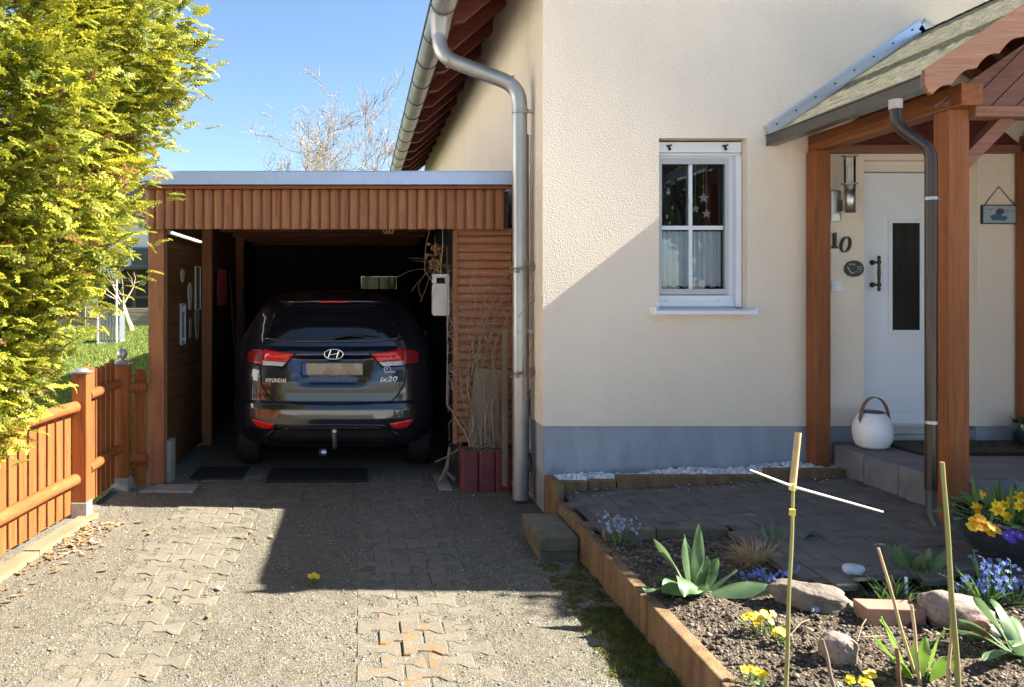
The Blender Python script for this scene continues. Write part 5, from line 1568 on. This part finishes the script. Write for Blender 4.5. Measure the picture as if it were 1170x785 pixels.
# tendrils on the soil
mb = MB()
for pts in ([(1000, 690), (985, 712), (978, 730), (1000, 745), (1030, 748)], [(905, 700), (930, 725), (960, 745), (975, 752)], [(925, 700), (915, 712), (898, 722), (905, 730)], [(925, 652), (950, 670), (978, 672)], [(745, 622), (765, 618), (790, 620)], [(1010, 738), (985, 728), (1010, 718)]):
    P = [Vector((*gr(a, b_, .225), 0)) for a, b_ in pts]
    Q = []
    for i, p in enumerate(P): Q.append((p.x, p.y, bz(p.x, p.y)+.012+.02*(i % 2)))
    mb.tube(Q, .0026, 5)
tag(mb.build('dry_stems', m_oldwood), 'thin dry stems lying curled on the bed soil', 'stems', kind='stuff')

# glazed bowl with daffodils, primroses and violet pansies
bx, by = at(1162, 640, 3.58)[:2]; z = pz(bx)+.0
bowl = thing('flower_bowl', 'dark blue glazed bowl planted with daffodils, egg-yellow primroses and violet pansies', 'planter', (bx, by, z))
m_glaze = simple('dark_blue_glaze', (.022, .03, .04), .12, var=.5, scale=7, coat=1, bscale=9, bstr=.2, bdist=.006)
MB().lathe([(0, .0), (.13, 0), (.15, .012), (.20, .07), (.235, .14), (.25, .185), (.258, .205), (.252, .215), (.236, .208), (.22, .17), (0, .165)], bx, by, z, 40).build('bowl', m_glaze, bowl)
MB().lathe([(0, .185), (.228, .18)], bx, by, z, 24).build('soil', m_soil, bowl)
R3 = random.Random(61)
lv = Leaves()
for k in range(62):
    a = R3.uniform(0, 6.28); r = R3.random()**.5*.16
    lv.blade((bx+r*math.cos(a), by+r*math.sin(a), z+.17), R3.uniform(0, 6.28), R3.uniform(.05, .75), R3.uniform(.14, .25), .016, R3.uniform(.2, .9), .2, 7)
lv.mb.build('daffodil_leaves', m_grassl, bowl)
lv = Leaves()
for k in range(46):
    a = R3.uniform(0, 6.28); r = .15+.09*R3.random()
    lv.blade((bx+r*math.cos(a), by+r*math.sin(a), z+.18+.03*R3.random()), a+R3.gauss(0, .4), R3.uniform(.7, 1.5), R3.uniform(.09, .14), .055, R3.uniform(.4, 1.2), .1, 6, wave=.08)
lv.mb.build('primrose_leaves', leafmat('crinkled_leaf', (.10, .19, .055), (.16, .27, .08), .2, .6), bowl)
def daff(p, s=.028, up=None):
    mb = MB(); c = Vector(p); up = Vector(up or (R3.gauss(0, .4), -1, R3.uniform(.1, .6))).normalized()
    u = up.orthogonal().normalized(); w = up.cross(u)
    mb.tube([(c.x, c.y+.05, z+.17), (c.x, c.y+.02, c.z-.02), c], .003, 5, 2)
    a0 = R3.random()
    for k in range(6):
        a = a0+k*math.pi/3; d = u*math.cos(a)+w*math.sin(a); e = u*math.cos(a+1.57)+w*math.sin(a+1.57)
        mb.add([c, c+d*s*.5+e*s*.34, c+d*s*.85+e*s*.2, c+d*s*1.1-up*s*.1, c+d*s*.85-e*s*.2, c+d*s*.5-e*s*.34], [[0, 1, 2, 3, 4, 5]], 0)
    ring = lambda r, h: [c+(u*math.cos(2*math.pi*i/10)+w*math.sin(2*math.pi*i/10))*r+up*h for i in range(10)]
    A, B_ = ring(s*.3, 0), ring(s*.42, s*.6)
    mb.add(A+B_, [[i, (i+1) % 10, 10+(i+1) % 10, 10+i] for i in range(10)], 1, True)
    mb.build('daffodil_flower', [m_yellow, m_orange, m_stemg], bowl)
for px, py in ((1122, 565), (1140, 582), (1146, 577), (1164, 578), (1166, 568), (1150, 590), (1116, 580), (1139, 578), (1155, 574), (1178, 572), (1190, 582), (1205, 576), (1182, 596)):
    q = at(px, py, 3.42+R3.uniform(-.05, .12)); daff(q, R3.uniform(.02, .03))
def prim(p, s, mat):
    mb = MB(); c = Vector(p); up = Vector((R3.gauss(0, .3), -.8, .8)).normalized(); u = up.orthogonal().normalized(); w = up.cross(u)
    for j in range(5):
        a = 2*math.pi*j/5+.4; d = u*math.cos(a)+w*math.sin(a); cc = c+d*s*.62+up*.002*R3.random()
        mb.add([cc+(u*math.cos(q)+w*math.sin(q))*s*.55+up*.12*s*math.sin(3*q) for q in [2*math.pi*i/9 for i in range(9)]], [list(range(9))], 0)
    mb.tube([c+up*.002, c+up*.004], s*.2, 6, 1)
    return mb
for px, py in ((1113, 596), (1120, 592), (1127, 598), (1117, 601), (1124, 602), (1132, 601), (1138, 605), (1131, 608), (1110, 602)):
    prim(at(px, py, 3.34+R3.uniform(-.015, .03)), .021, m_orange).build('primrose_flower', [leafmat('warm_yellow', (.9, .52, .01), None, .3) if px == 1113 else m_orange if R3.random() < .35 else m_yellow, m_orange], bowl)
for px, py in ((1150, 612), (1157, 609), (1155, 616), (1165, 612), (1172, 615), (1182, 610)):
    prim(at(px, py, 3.345+R3.uniform(-.01, .02)), .019, m_violet).build('violet_pansy', [m_violet, m_yellow], bowl)
# small dark pot by the door
px_, py_ = 4.52, 5.2
pp = thing('plant_pot', 'dark green round pot with small plant on the step at the photo edge', 'plant pot', (px_, py_, .503))
MB().lathe([(0, .001), (.065, .001), (.085, .03), (.105, .09), (.10, .15), (.095, .16), (.085, .15), (0, .14)], px_, py_, .523, 28).build('pot', simple('dark_green_glaze', (.018, .035, .034), .2, coat=.7, bstr=0), pp)
MB().lathe([(0, 0), (.10, 0), (.12, .012), (.118, .018), (0, .014)], px_, py_, .503, 28).build('saucer', simple('teal_plastic', (.02, .13, .13), .35, bstr=0), pp)
R3 = random.Random(9); lv = Leaves()
for k in range(60):
    a = R3.uniform(0, 6.28); r = R3.random()*.08
    lv.blade((px_+r*math.cos(a), py_+r*math.sin(a), .67), a, R3.uniform(.3, 1.4), .06, .022, 1.0, .1, 5)
lv.mb.build('foliage', leafmat('dull_green', (.09, .13, .06), (.16, .2, .1), .2), pp)

# moss and litter (nobody could count these)
R4 = np.random.default_rng(3)
def tufts(n, pick, h, wd, zf, name, mat, tintf):
    V = []; F = []; T = []
    for i in range(n):
        x, y = pick(); z = zf(x, y); a = R4.uniform(0, 6.28); hh = h*R4.uniform(.4, 1.2); l = R4.uniform(-.8, .8, 2)*hh
        c, s = math.cos(a)*wd, math.sin(a)*wd
        k = len(V); V += [(x-c, y-s, z-.002), (x+c, y+s, z-.002), (x+l[0], y+l[1], z+hh)]; F.append((k, k+1, k+2)); t = tintf(); T += [t]*3
    o = np_mesh(name, V, F, mat, tint=np.array(T)); return tag(o, kind='stuff')
def mossz(x, y): return dz(x, y)+.03*max(0, noise.fractal(Vector((x*9, y*9, 0)), 1, 2, 3)+.25)*min(1, max(0, (x-.98)/.12))
V, F = ngrid(.95, 1.275, 2.55, 4.42, 50, 260, lambda x, y: mossz(x, y)-.004)
m_moss = speckle('moss_cushion', [(0, (.045, .04, .02)), (.5, (.075, .085, .02)), (1, (.14, .14, .04))], 90, big=(.085, .05, .025), bigscale=7)
tag(np_mesh('moss', V, F, m_moss, smooth=True), kind='stuff')
m_tint = leafmat('tinted_blade', (.5, .5, .5), (.6, .6, .6), .3, .7, attr=True)
def pk():
    while True:
        x, y = 1.26-abs(R4.normal(0, .11)), R4.uniform(2.5, 3.75)
        if fbm(x, y, 4, 9) > -.15: return x, y
tufts(15000, pk, .011, .0022, lambda x, y: mossz(x, y), 'moss_fuzz', m_tint, lambda: (R4.uniform(.16, .36), R4.uniform(.22, .34), .05))
# dry leaves along the fence kerb
V = []; F = []; T = []
for i in range(420):
    y = R4.uniform(3.0, 5.2) if i % 3 else R4.uniform(4.55, 5.2); q = R4.normal(0, .13)
    if R4.random() < .15: q = R4.uniform(0, 1.3)
    x = -1.80-(5.29-y)*.105+abs(q); s = R4.uniform(.010, .034); a = R4.uniform(0, 6.28); tl = R4.uniform(-.6, .6); z = dz(x, y)+.006
    if fbm(x, y, 2.5, 4) < -.12: continue
    k = len(V)
    for u, w, cz in ((-1, 0, .25), (-.3, .42, .1), (.5, .34, .05), (1, 0, .3), (.5, -.34, .15), (-.3, -.42, .0), (0, 0, -.02)):
        xx, yy = u*s, w*s
        V.append((x+xx*math.cos(a)-yy*math.sin(a), y+xx*math.sin(a)+yy*math.cos(a), z+(cz+.35*tl*w+.2*tl*u)*s+s*.15))
    for j in range(6): F.append((k+6, k+j, k+(j+1) % 6))
    g = R4.uniform(.5, 1.1); t = np.array((.85, .58, .30))*g if R4.random() < .8 else np.array((.95, .85, .65))*g; T += [t]*7
tag(np_mesh('dry_leaves', V, F, m_tint, tint=np.array(T)), kind='stuff')
V = []; F = []; T = []
for i in range(500):       # crumbs of bark and leaf at the house corner and in the bed
    if i % 2: x, y, z = R4.uniform(.82, 1.22), R4.uniform(4.9, 6.0), 0
    else:
        x, y = R4.uniform(1.38, 3.6), R4.uniform(2.2, 4.1); z = bz(x, y)
        if not in_bed(x, y): continue
    s = R4.uniform(.004, .016); a = R4.uniform(0, 6.28); k = len(V); z = (z or dz(x, y))+.006
    for u, w in ((-1, 0), (0, .3), (1, 0), (0, -.3)): V.append((x+s*(u*math.cos(a)-w*math.sin(a)), y+s*(u*math.sin(a)+w*math.cos(a)), z+R4.uniform(0, .5)*s))
    F.append((k, k+1, k+2, k+3)); T += [np.array((.55, .40, .25))*R4.uniform(.3, 1.1)]*4
tag(np_mesh('bark_litter', V, F, m_tint, tint=np.array(T)), kind='stuff')
# lawn blades in the gap that the photograph shows
V = []; F = []; T = []
for i in range(42000):
    d = 6.6+23*R4.random()**1.3; x = -d*R4.uniform(.26, .42)-.2; z = lz(x, d)
    a = R4.uniform(0, 6.28); h = R4.uniform(.02, .05)*(1+d*.02); wd = .004+.0006*d; k = len(V)
    V += [(x-wd*math.cos(a), d-wd*math.sin(a), z), (x+wd*math.cos(a), d+wd*math.sin(a), z), (x+R4.normal(0, .4)*h, d+R4.normal(0, .4)*h, z+h)]
    F.append((k, k+1, k+2)); g = R4.uniform(.6, 1.2); T += [(.36*g, .46*g, .07)]*3
tag(np_mesh('grass', V, F, m_tint, tint=np.array(T)), kind='stuff')
# ------------------------------------------------------------------ the big golden conifer by the fence
R5 = np.random.default_rng(11)
m_thuja, nt, b = nmat('golden_conifer_spray')
a = nt.nodes.new('ShaderNodeAttribute'); a.attribute_name = 'tint'
link(nt, a.outputs['Color'], b.inputs['Base Color']); b.inputs['Roughness'].default_value = .55
t = nt.nodes.new('ShaderNodeBsdfTranslucent'); link(nt, a.outputs['Color'], t.inputs['Color'])
ms = nt.nodes.new('ShaderNodeMixShader'); ms.inputs[0].default_value = .38
link(nt, b.outputs[0], ms.inputs[1]); link(nt, t.outputs[0], ms.inputs[2]); link(nt, ms.outputs[0], nt.nodes['Material Output'].inputs['Surface'])
m_bark = simple('bark', (.12, .085, .06), .95, var=.4, scale=12, bscale=30, bstr=.8, bdist=.02, stretch=(1, 1, .25))
AX, AY = -2.62, 3.45
con = thing('conifer_tree', 'huge golden-green conifer overhanging the orange fence', 'tree', (AX, AY, 0))
def crad(z, az):
    k = np.interp(z, [.5, .75, .95, 1.15, 1.4, 1.75, 2.15, 2.35, 2.6, 3.0, 3.6, 4.4, 5.2], [.42, .74, .94, 1.04, 1.10, 1.30, 1.55, 1.61, 1.82, 1.70, 1.25, .8, .15])
    return k
def make_sprays(n, rmin):
    """flat fans of scale-leaved twigs: a rib and side twigs in one plane"""
    V = []; F = []; T = []
    # template: rib and alternating side twigs, each twig a chain of stubby diamonds
    quads = []
    def twig(p, ang, L, w):
        d = np.array([math.cos(ang), math.sin(ang)]); s = np.array([-d[1], d[0]])
        quads.append((p, p+d*L*.45+s*w, p+d*L, p+d*L*.45-s*w))
    twig(np.array([0., 0.]), 0, .55, .055); twig(np.array([.45, 0.]), 0, .55, .075)
    for k in range(11):
        u = .06+.083*k; sd = 1 if k % 2 else -1; L = .36*(1-.6*u)
        a0 = sd*rad(42); p = np.array([u, 0.]); e0 = np.array([math.cos(a0), math.sin(a0)])
        twig(p, a0, L*.62, .044); twig(p+e0*L*.5, a0+sd*rad(7), L*.6, .05)
        q = p+np.array([math.cos(a0), math.sin(a0)])*L*.5
        twig(q, a0-sd*rad(40), L*.55, .042)
    Q = np.array(quads)                        # (m,4,2)
    tip = np.clip(np.hypot(Q[..., 0], Q[..., 1]), 0, 1)
    m = len(Q); base_f = np.arange(m*4).reshape(m, 4)
    out_v = []; out_t = []; cnt = 0
    # branch clusters on the crown surface
    while cnt < n:
        z = R5.uniform(.62, 5.0); az = R5.uniform(0, 2*math.pi)
        if z > 3.3 and R5.random() < .75: continue
        facing = math.cos(az-rad(-50))
        if facing < 0 and R5.random() < .88: continue
        R = crad(z, az)
        lump = noise.fractal(Vector((math.cos(az)*R*1.5, math.sin(az)*R*1.5, z*1.5)), 1, 2, 3)
        r = R*(.92+.2*lump)
        c = np.array([AX+r*math.cos(az), AY+r*math.sin(az), z])
        out = np.array([math.cos(az), math.sin(az), R5.uniform(-.1, .55)]); out /= np.linalg.norm(out)
        hue = R5.normal(0, 1); brown = R5.random() < .05
        for j in range(R5.integers(22, 40)):
            dist = R5.uniform(-.40, .06)
            off = R5.normal(0, .075, 3); p = c+off+out*dist
            d = out+R5.normal(0, .38, 3); d[2] += R5.uniform(-.25, .3); d /= np.linalg.norm(d)
            up = np.array([0, 0, 1.])+R5.normal(0, .55, 3); s = np.cross(up, d); s /= np.linalg.norm(s)+1e-9
            nrm = np.cross(d, s)
            L = R5.uniform(.06, .115)
            uv = Q.reshape(-1, 2)*L
            bend = -.9*(uv[:, :1]**2)/L*R5.uniform(.0, .5)
            P = p+uv[:, :1]*d+uv[:, 1:]*s+nrm*bend+nrm*R5.normal(0, .0025, (len(uv), 1))
            g = 1+.12*hue+R5.normal(0, .1)
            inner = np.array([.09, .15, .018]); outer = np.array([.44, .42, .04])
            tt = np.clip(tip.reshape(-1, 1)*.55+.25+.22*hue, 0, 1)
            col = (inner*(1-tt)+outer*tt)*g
            if brown and R5.random() < .6: col = np.array([.24, .11, .045])*(.6+.6*tt)
            out_v.append(P); out_t.append(np.clip(col, .01, .8)); cnt += 1
    V = np.concatenate(out_v); T = np.concatenate(out_t)
    F = (base_f[None]+(np.arange(cnt)*m*4)[:, None, None]).reshape(-1, 4)
    return V, F, T
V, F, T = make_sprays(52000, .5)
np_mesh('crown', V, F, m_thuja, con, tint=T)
mb = MB(); mb.tube([(AX, AY, -.05), (AX+.03, AY, .8), (AX-.02, AY+.03, 2.4), (AX, AY, 4.6)], [.13, .11, .08, .015], 12)
RB = random.Random(4)
for k in range(70):
    z = RB.uniform(.5, 4.3); az = RB.uniform(0, 6.28); R = crad(z, az)*.86
    p = Vector((AX, AY, z)); e = Vector((AX+R*math.cos(az), AY+R*math.sin(az), z+.25+RB.uniform(-.1, .25)))
    mb.tube([p, p.lerp(e, .5)+Vector((0, 0, -.06)), e], [.022, .014, .004], 5)
mb.build('trunk', m_bark, con)

# ------------------------------------------------------------------ bare trees
def bare_tree(name, label, x, y, H, spread, seed, mat, lv=5, z0=0, leafy=None, group=None, nb=6, r0=None):
    R = random.Random(seed); t = thing(name, label, 'tree', (x, y, z0), group)
    mb = MB(); lf = MB()
    def grow(p, d, L, r, depth):
        pts = [p]; rs = [r]; q = p
        for i in range(4):
            d = (d+Vector((R.gauss(0, .10), R.gauss(0, .10), .05+R.gauss(0, .06)))).normalized()
            q = q+d*L/4; pts.append(q); rs.append(r*(1-.14*(i+1)))
        mb.tube(pts, rs, 7 if depth > 2 else 4 if depth > 0 else 3, cap=False)
        if depth == 0:
            if leafy:
                for k in range(leafy):
                    c = pts[R.randint(1, 4)]+Vector((R.gauss(0, .06), R.gauss(0, .06), R.gauss(0, .06))); s = R.uniform(.02, .045)
                    u = Vector((R.gauss(0, 1), R.gauss(0, 1), R.gauss(0, 1))).normalized(); w = u.orthogonal().normalized()
                    lf.add([c-u*s, c+w*s*.5, c+u*s, c-w*s*.5], [[0, 1, 2, 3]])
            return
        n = nb if depth == lv else R.randint(2, 4)
        for k in range(n):
            i = R.randint(1, 4) if k else 4
            a = R.uniform(0, 6.28); tilt = R.uniform(.25, spread)
            u = d.orthogonal().normalized(); w = d.cross(u)
            nd = (d*math.cos(tilt)+(u*math.cos(a)+w*math.sin(a))*math.sin(tilt)).normalized()
            grow(pts[i], nd, L*R.uniform(.58, .80), max(.012, rs[i]*R.uniform(.55, .75)), depth-1)
    r0 = r0 or H*.016
    grow(Vector((x, y, z0-.1)), Vector((0, 0, 1)), H*.30, r0, lv)
    if lf.v: lf.build('crown', leafmat(name+'_buds', (.30, .21, .07), (.42, .32, .12), .3), t)
    mb.build('trunk', mat, t)
    return t
m_twig = simple('pale_bark', (.27, .23, .18), .9, var=.35, scale=4, bstr=.2)
bare_tree('bare_tree', 'tall leafless tree rising behind the carport roof beside the gutter', .2, 31, 14.6, .8, 3, m_twig, 6, 0, 1, 'bare trees behind the carport', 7)
bare_tree('bare_tree', 'lower leafless tree showing its top at the middle of the carport roof edge', -2.4, 34, 13.2, .8, 9, m_twig, 6, 0, 2, 'bare trees behind the carport', 7)
bare_tree('garden_tree', 'small bare garden tree with pale leaning limbs beyond the lawn', -7.3, 24.5, 3.3, 1.1, 5, simple('yellowish_bark', (.42, .34, .2), .9, var=.3), 3, .34, None, None, 4, .13)  # limbs in a pale yellowish bark colour

# ------------------------------------------------------------------ beyond the lawn
sp = thing('slatted_screen', 'low grey slatted screen with white posts on the lawn edge', 'screen', (-5.9, 18, .35))
def P3(px, py, d): return at(px, py, d)
m_offw = simple('off_white_paint', (.7, .7, .68), .5, var=.08)
m_midgrey = simple('mid_grey_slat', (.25, .26, .28), .5)
for i in range(5):
    x = -6.10+i*.075; MB().box(x, x+.05, 18.0, 18.03, .40, 1.06, .004).build('slat', m_midgrey, sp)
mb = MB(); mb.box(-6.16, -6.12, 17.98, 18.04, .3, 1.1, .004); mb.box(-5.72, -5.69, 17.98, 18.04, .3, 2.0, .004); mb.box(-6.12, -5.72, 17.99, 18.03, .36, .40, .004)
mb.build('frame', m_offw, sp)
s2 = thing('grey_panel', 'pale blue-grey framed panel beside the slatted screen on the lawn', 'screen', (-5.6, 18.6, .35))
M = Matrix.Translation((-5.66, 18.1, 0)) @ Matrix.Rotation(rad(101), 4, 'Z')
MB().box(.03, .85, -.01, .01, .42, 1.06, .002, 0, M).build('panel', simple('frosted_panel', (.11, .14, .16), .6, var=.1), s2)
mb = MB()
for q in ((0, .03, .34, 1.1), (.85, .88, .34, 1.1)): mb.box(q[0], q[1], -.02, .02, q[2], q[3], .004, 0, M)
mb.box(.03, .85, -.02, .02, 1.061, 1.095, .004, 0, M); mb.box(.03, .85, -.02, .02, .38, .419, .004, 0, M)
mb.build('frame', m_midgrey, s2)
tw = thing('timber_wall', 'low grey-brown timber plank wall at the far end of the lawn', 'wall', (-8.3, 27.8, .35))
mb = MB()
for i in range(4): mb.box(-11, -5.4, 27.8, 27.9, .34+i*.17, .34+i*.17+.16, .01)
mb.build('planks', simple('grey_timber', (.30, .245, .18), .9, var=.3, stretch=(.3, 6, 6)), tw)
for x in (-10, -8.6, -7.5, -6.2): MB().box(x, x+.09, 27.72, 27.798, .3, 1.06, .01).build('wall_post', m_oldwood, tw)
gh = thing('pergola', 'dark timber pergola with wide openings behind the timber wall', 'pergola', (-8.3, 30, .35))
mb = MB()
for x in (-11, -9.6, -8.9, -8.1, -7.4, -6.6, -5.6): MB().box(x, x+.12, 30, 30.12, .3, 2.45, .01).build('post', simple('pergola_brown', (.17, .10, .06), .8), gh)
for z in (1.35, 2.0): MB().box(-11.1, -5.4, 29.96, 29.998, z, z+.08, .01).build('rail', gh.children[0].data.materials[0], gh)
MB().box(-11.3, -5.3, 29.5, 33, 2.46, 2.62, .01).build('pergola_roof', simple('dark_roofing', (.05, .052, .055), .7), gh)
MB().box(-11.1, -5.4, 32.6, 32.7, .3, 2.45, .01).build('rear_screen', simple('slate_grey_screen', (.10, .11, .12), .7, var=.4, scale=2), gh)
wh = thing('white_house', 'white rendered house seen small beyond the pergola', 'house', (-12, 42, .3))
MB().box(-20, -7.2, 41, 50, .2, 5.6, .01).build('wall', simple('white_render', (.78, .78, .76), .9, var=.05), wh)
mb = MB(); mb.prism([(-20.5, 5.5), (-6.7, 5.5), (-13.6, 9.5)], 'y', 40.5, 50.5); mb.build('roof', simple('grey_tiles', (.12, .10, .10), .8, var=.3), wh)
for x in (-17.5, -14.8, -12.2, -9.6):
    w_ = MB().box(x, x+1.1, 40.9, 40.99, 2.6, 4.0, .01).build('window', m_midgrey, wh)
    MB().box(x+.08, x+1.02, 40.86, 40.895, 2.68, 3.92, 0).build('pane', simple('dark_pane', (.03, .035, .04), .08), w_)
# round shrubs further back
m_shrub = leafmat('shrub_leaf', (.06, .085, .03), (.11, .13, .05), .25)
def shrub(x, y, rx, rz, n, seed, label):
    R = np.random.default_rng(seed); t = thing('shrub', label, 'shrub', (x, y, .3), 'shrubs far behind the lawn')
    d = R.normal(0, 1, (n, 3)); d /= np.linalg.norm(d, axis=1)[:, None]
    k = np.array([1+.3*noise.fractal(Vector(v*1.7)+Vector((seed, 0, 0)), 1, 2, 3) for v in d])*R.uniform(.65, 1, n)
    c = d*k[:, None]*np.array([rx, rx, rz])+np.array([x, y, .3+rz])
    u = R.normal(0, 1, (n, 3)); u /= np.linalg.norm(u, axis=1)[:, None]; w = np.cross(u, R.normal(0, 1, (n, 3))); w /= np.linalg.norm(w, axis=1)[:, None]
    s = R.uniform(.05, .12, (n, 1))
    V = np.stack([c-u*s, c+w*s*.55, c+u*s, c-w*s*.55], 1).reshape(-1, 3); F = np.arange(n*4).reshape(n, 4)
    np_mesh('crown', V, F, m_shrub, t); MB().tube([(x, y, .1), (x, y, .5+rz)], [.09, .05], 7).build('trunk', m_bark, t)
shrub(-6.6, 35, 1.4, 1.2, 2600, 1, 'dark leafy shrub behind the pergola, close to the carport post')
shrub(-13, 31, 1.8, 1.6, 3000, 2, 'dark leafy shrub left of the pergola')

# ------------------------------------------------------------------ unseen house, tree and shrubs added for bounce, reflections and shade
nh = thing('added_house', 'unseen white house beyond the conifer, added to bounce sunlight towards the carport', 'house', (-10, 6, 0))  # added out of view; its sunlit wall brightens the shaded house side
MB().box(-18, -10, -3, 14, -.1, 5.6, .02).build('wall', simple('bounce_white_render', (.78, .75, .70), .9, var=.06), nh)
mb = MB(); mb.prism([(-18.6, 5.5), (-9.5, 5.5), (-14, 9.2)], 'y', -3.5, 14.5); mb.build('roof', simple('added_house_tiles', (.13, .06, .045), .8, var=.3), nh)
for y in (-1, 3.2, 7.5, 11):
    w_ = MB().box(-10, -9.96, y, y+1.2, 1.2, 2.6, .01).build('window', m_white, nh)
    MB().box(-9.959, -9.94, y+.09, y+1.11, 1.29, 2.51, 0).build('pane', simple('added_house_pane', (.03, .035, .04), .06), w_)
def reflection_tree(x, y, H, seed, label):  # unseen tree, added to give the window panes something to reflect
    R = np.random.default_rng(seed); t = thing('reflection_tree', label, 'tree', (x, y, 0))
    n = 5200; d = R.normal(0, 1, (n, 3)); d /= np.linalg.norm(d, axis=1)[:, None]
    k = np.array([1+.45*noise.fractal(Vector(v*1.6)+Vector((seed, 0, 0)), 1, 2, 3) for v in d])*R.uniform(.55, 1, n)
    c = d*k[:, None]*np.array([H*.32, H*.32, H*.38])+np.array([x, y, H*.6])
    u = R.normal(0, 1, (n, 3)); u /= np.linalg.norm(u, axis=1)[:, None]; w = np.cross(u, R.normal(0, 1, (n, 3))); w /= np.linalg.norm(w, axis=1)[:, None]
    s = R.uniform(.12, .26, (n, 1))
    V = np.stack([c-u*s, c+w*s*.55, c+u*s, c-w*s*.55], 1).reshape(-1, 3); F = np.arange(n*4).reshape(n, 4)
    np_mesh('crown', V, F, m_shrub, t); MB().tube([(x, y, -.1), (x+.1, y, H*.3), (x, y, H*.8)], [H*.03, H*.022, .03], 9).build('trunk', m_bark, t)
def shade_bush(x, y, rx, ry, h, n, seed, label):  # unseen bush, added and sized to keep sun off step and path
    R = np.random.default_rng(seed); t = thing('shade_shrub', label, 'shrub', (x, y, .25), 'unseen shrubs added to shade the porch from the right')
    d = R.normal(0, 1, (n, 3)); d /= np.linalg.norm(d, axis=1)[:, None]
    k = np.array([1+.3*noise.fractal(Vector(v*1.9)+Vector((seed, 0, 0)), 1, 2, 3) for v in d])*R.uniform(.5, 1, n)
    c = d*k[:, None]*np.array([rx, ry, h*.5])+np.array([x, y, .25+h*.5])
    u = R.normal(0, 1, (n, 3)); u /= np.linalg.norm(u, axis=1)[:, None]; w = np.cross(u, R.normal(0, 1, (n, 3))); w /= np.linalg.norm(w, axis=1)[:, None]
    s = R.uniform(.035, .08, (n, 1))
    V = np.stack([c-u*s, c+w*s*.55, c+u*s, c-w*s*.55], 1).reshape(-1, 3); F = np.arange(n*4).reshape(n, 4)
    np_mesh('crown', V, F, m_shrub, t); MB().tube([(x, y, .1), (x, y, h*.8)], [.06, .03], 7).build('trunk', m_bark, t)
shade_bush(6.0, 4.9, .8, .85, 3.9, 14000, 21, 'tall unseen shrub by the house wall, added to shade the porch and path')
shade_bush(5.9, 3.75, .7, .75, 3.6, 12000, 22, 'unseen shrub beside the right front porch post, added to shade the step')
shade_bush(5.6, 2.75, .6, .5, 1.7, 4500, 23, 'lower unseen shrub added to shade the right end of the flower bed')
reflection_tree(11.3, -12.5, 9, 4, 'tall unseen evergreen across the street, added for the window reflections')

# ------------------------------------------------------------------ light, sky, camera
SUN = Vector((1.28, -.067, 1)).normalized()
w = bpy.data.worlds.new('World'); scene.world = w; w.use_nodes = True
nt = w.node_tree; bg = nt.nodes['Background']
sky = nt.nodes.new('ShaderNodeTexSky'); sky.sky_type = 'NISHITA'; sky.sun_disc = False
el = math.asin(SUN.z); sky.sun_elevation = el; sky.sun_rotation = math.atan2(SUN.x, SUN.y)
sky.air_density = 1.0; sky.dust_density = .6; sky.ozone_density = 3.5
nt.links.new(sky.outputs[0], bg.inputs['Color']); bg.inputs['Strength'].default_value = .054
L = bpy.data.lights.new('sun', 'SUN'); L.energy = 5.0; L.angle = rad(.5); L.color = (1, .93, .82)
lo = bpy.data.objects.new('sun', L); C.objects.link(lo); lo.location = (8, 0, 8)
lo.rotation_euler = (-SUN).to_track_quat('-Z', 'Y').to_euler()
cam = bpy.data.cameras.new('camera'); co = bpy.data.objects.new('camera', cam); C.objects.link(co)
co.location = (0, 0, 1.55); co.rotation_euler = (rad(90), 0, 0)
cam.sensor_width = 36; cam.lens = 880/1170*36; cam.shift_x = (585-412)/1170; cam.shift_y = -(392.5-335)/1170
cam.clip_start = .05; cam.clip_end = 400
scene.camera = co
scene.view_settings.view_transform = 'Standard'; scene.view_settings.look = 'None'; scene.view_settings.gamma = 1
scene.view_settings.use_curve_mapping = False
scene.view_settings.exposure = 2.24
scene.render.engine = 'CYCLES'
scene.cycles.use_denoising = True
scene.cycles.max_bounces = 10; scene.cycles.transparent_max_bounces = 12
scene.cycles.sample_clamp_indirect = 6
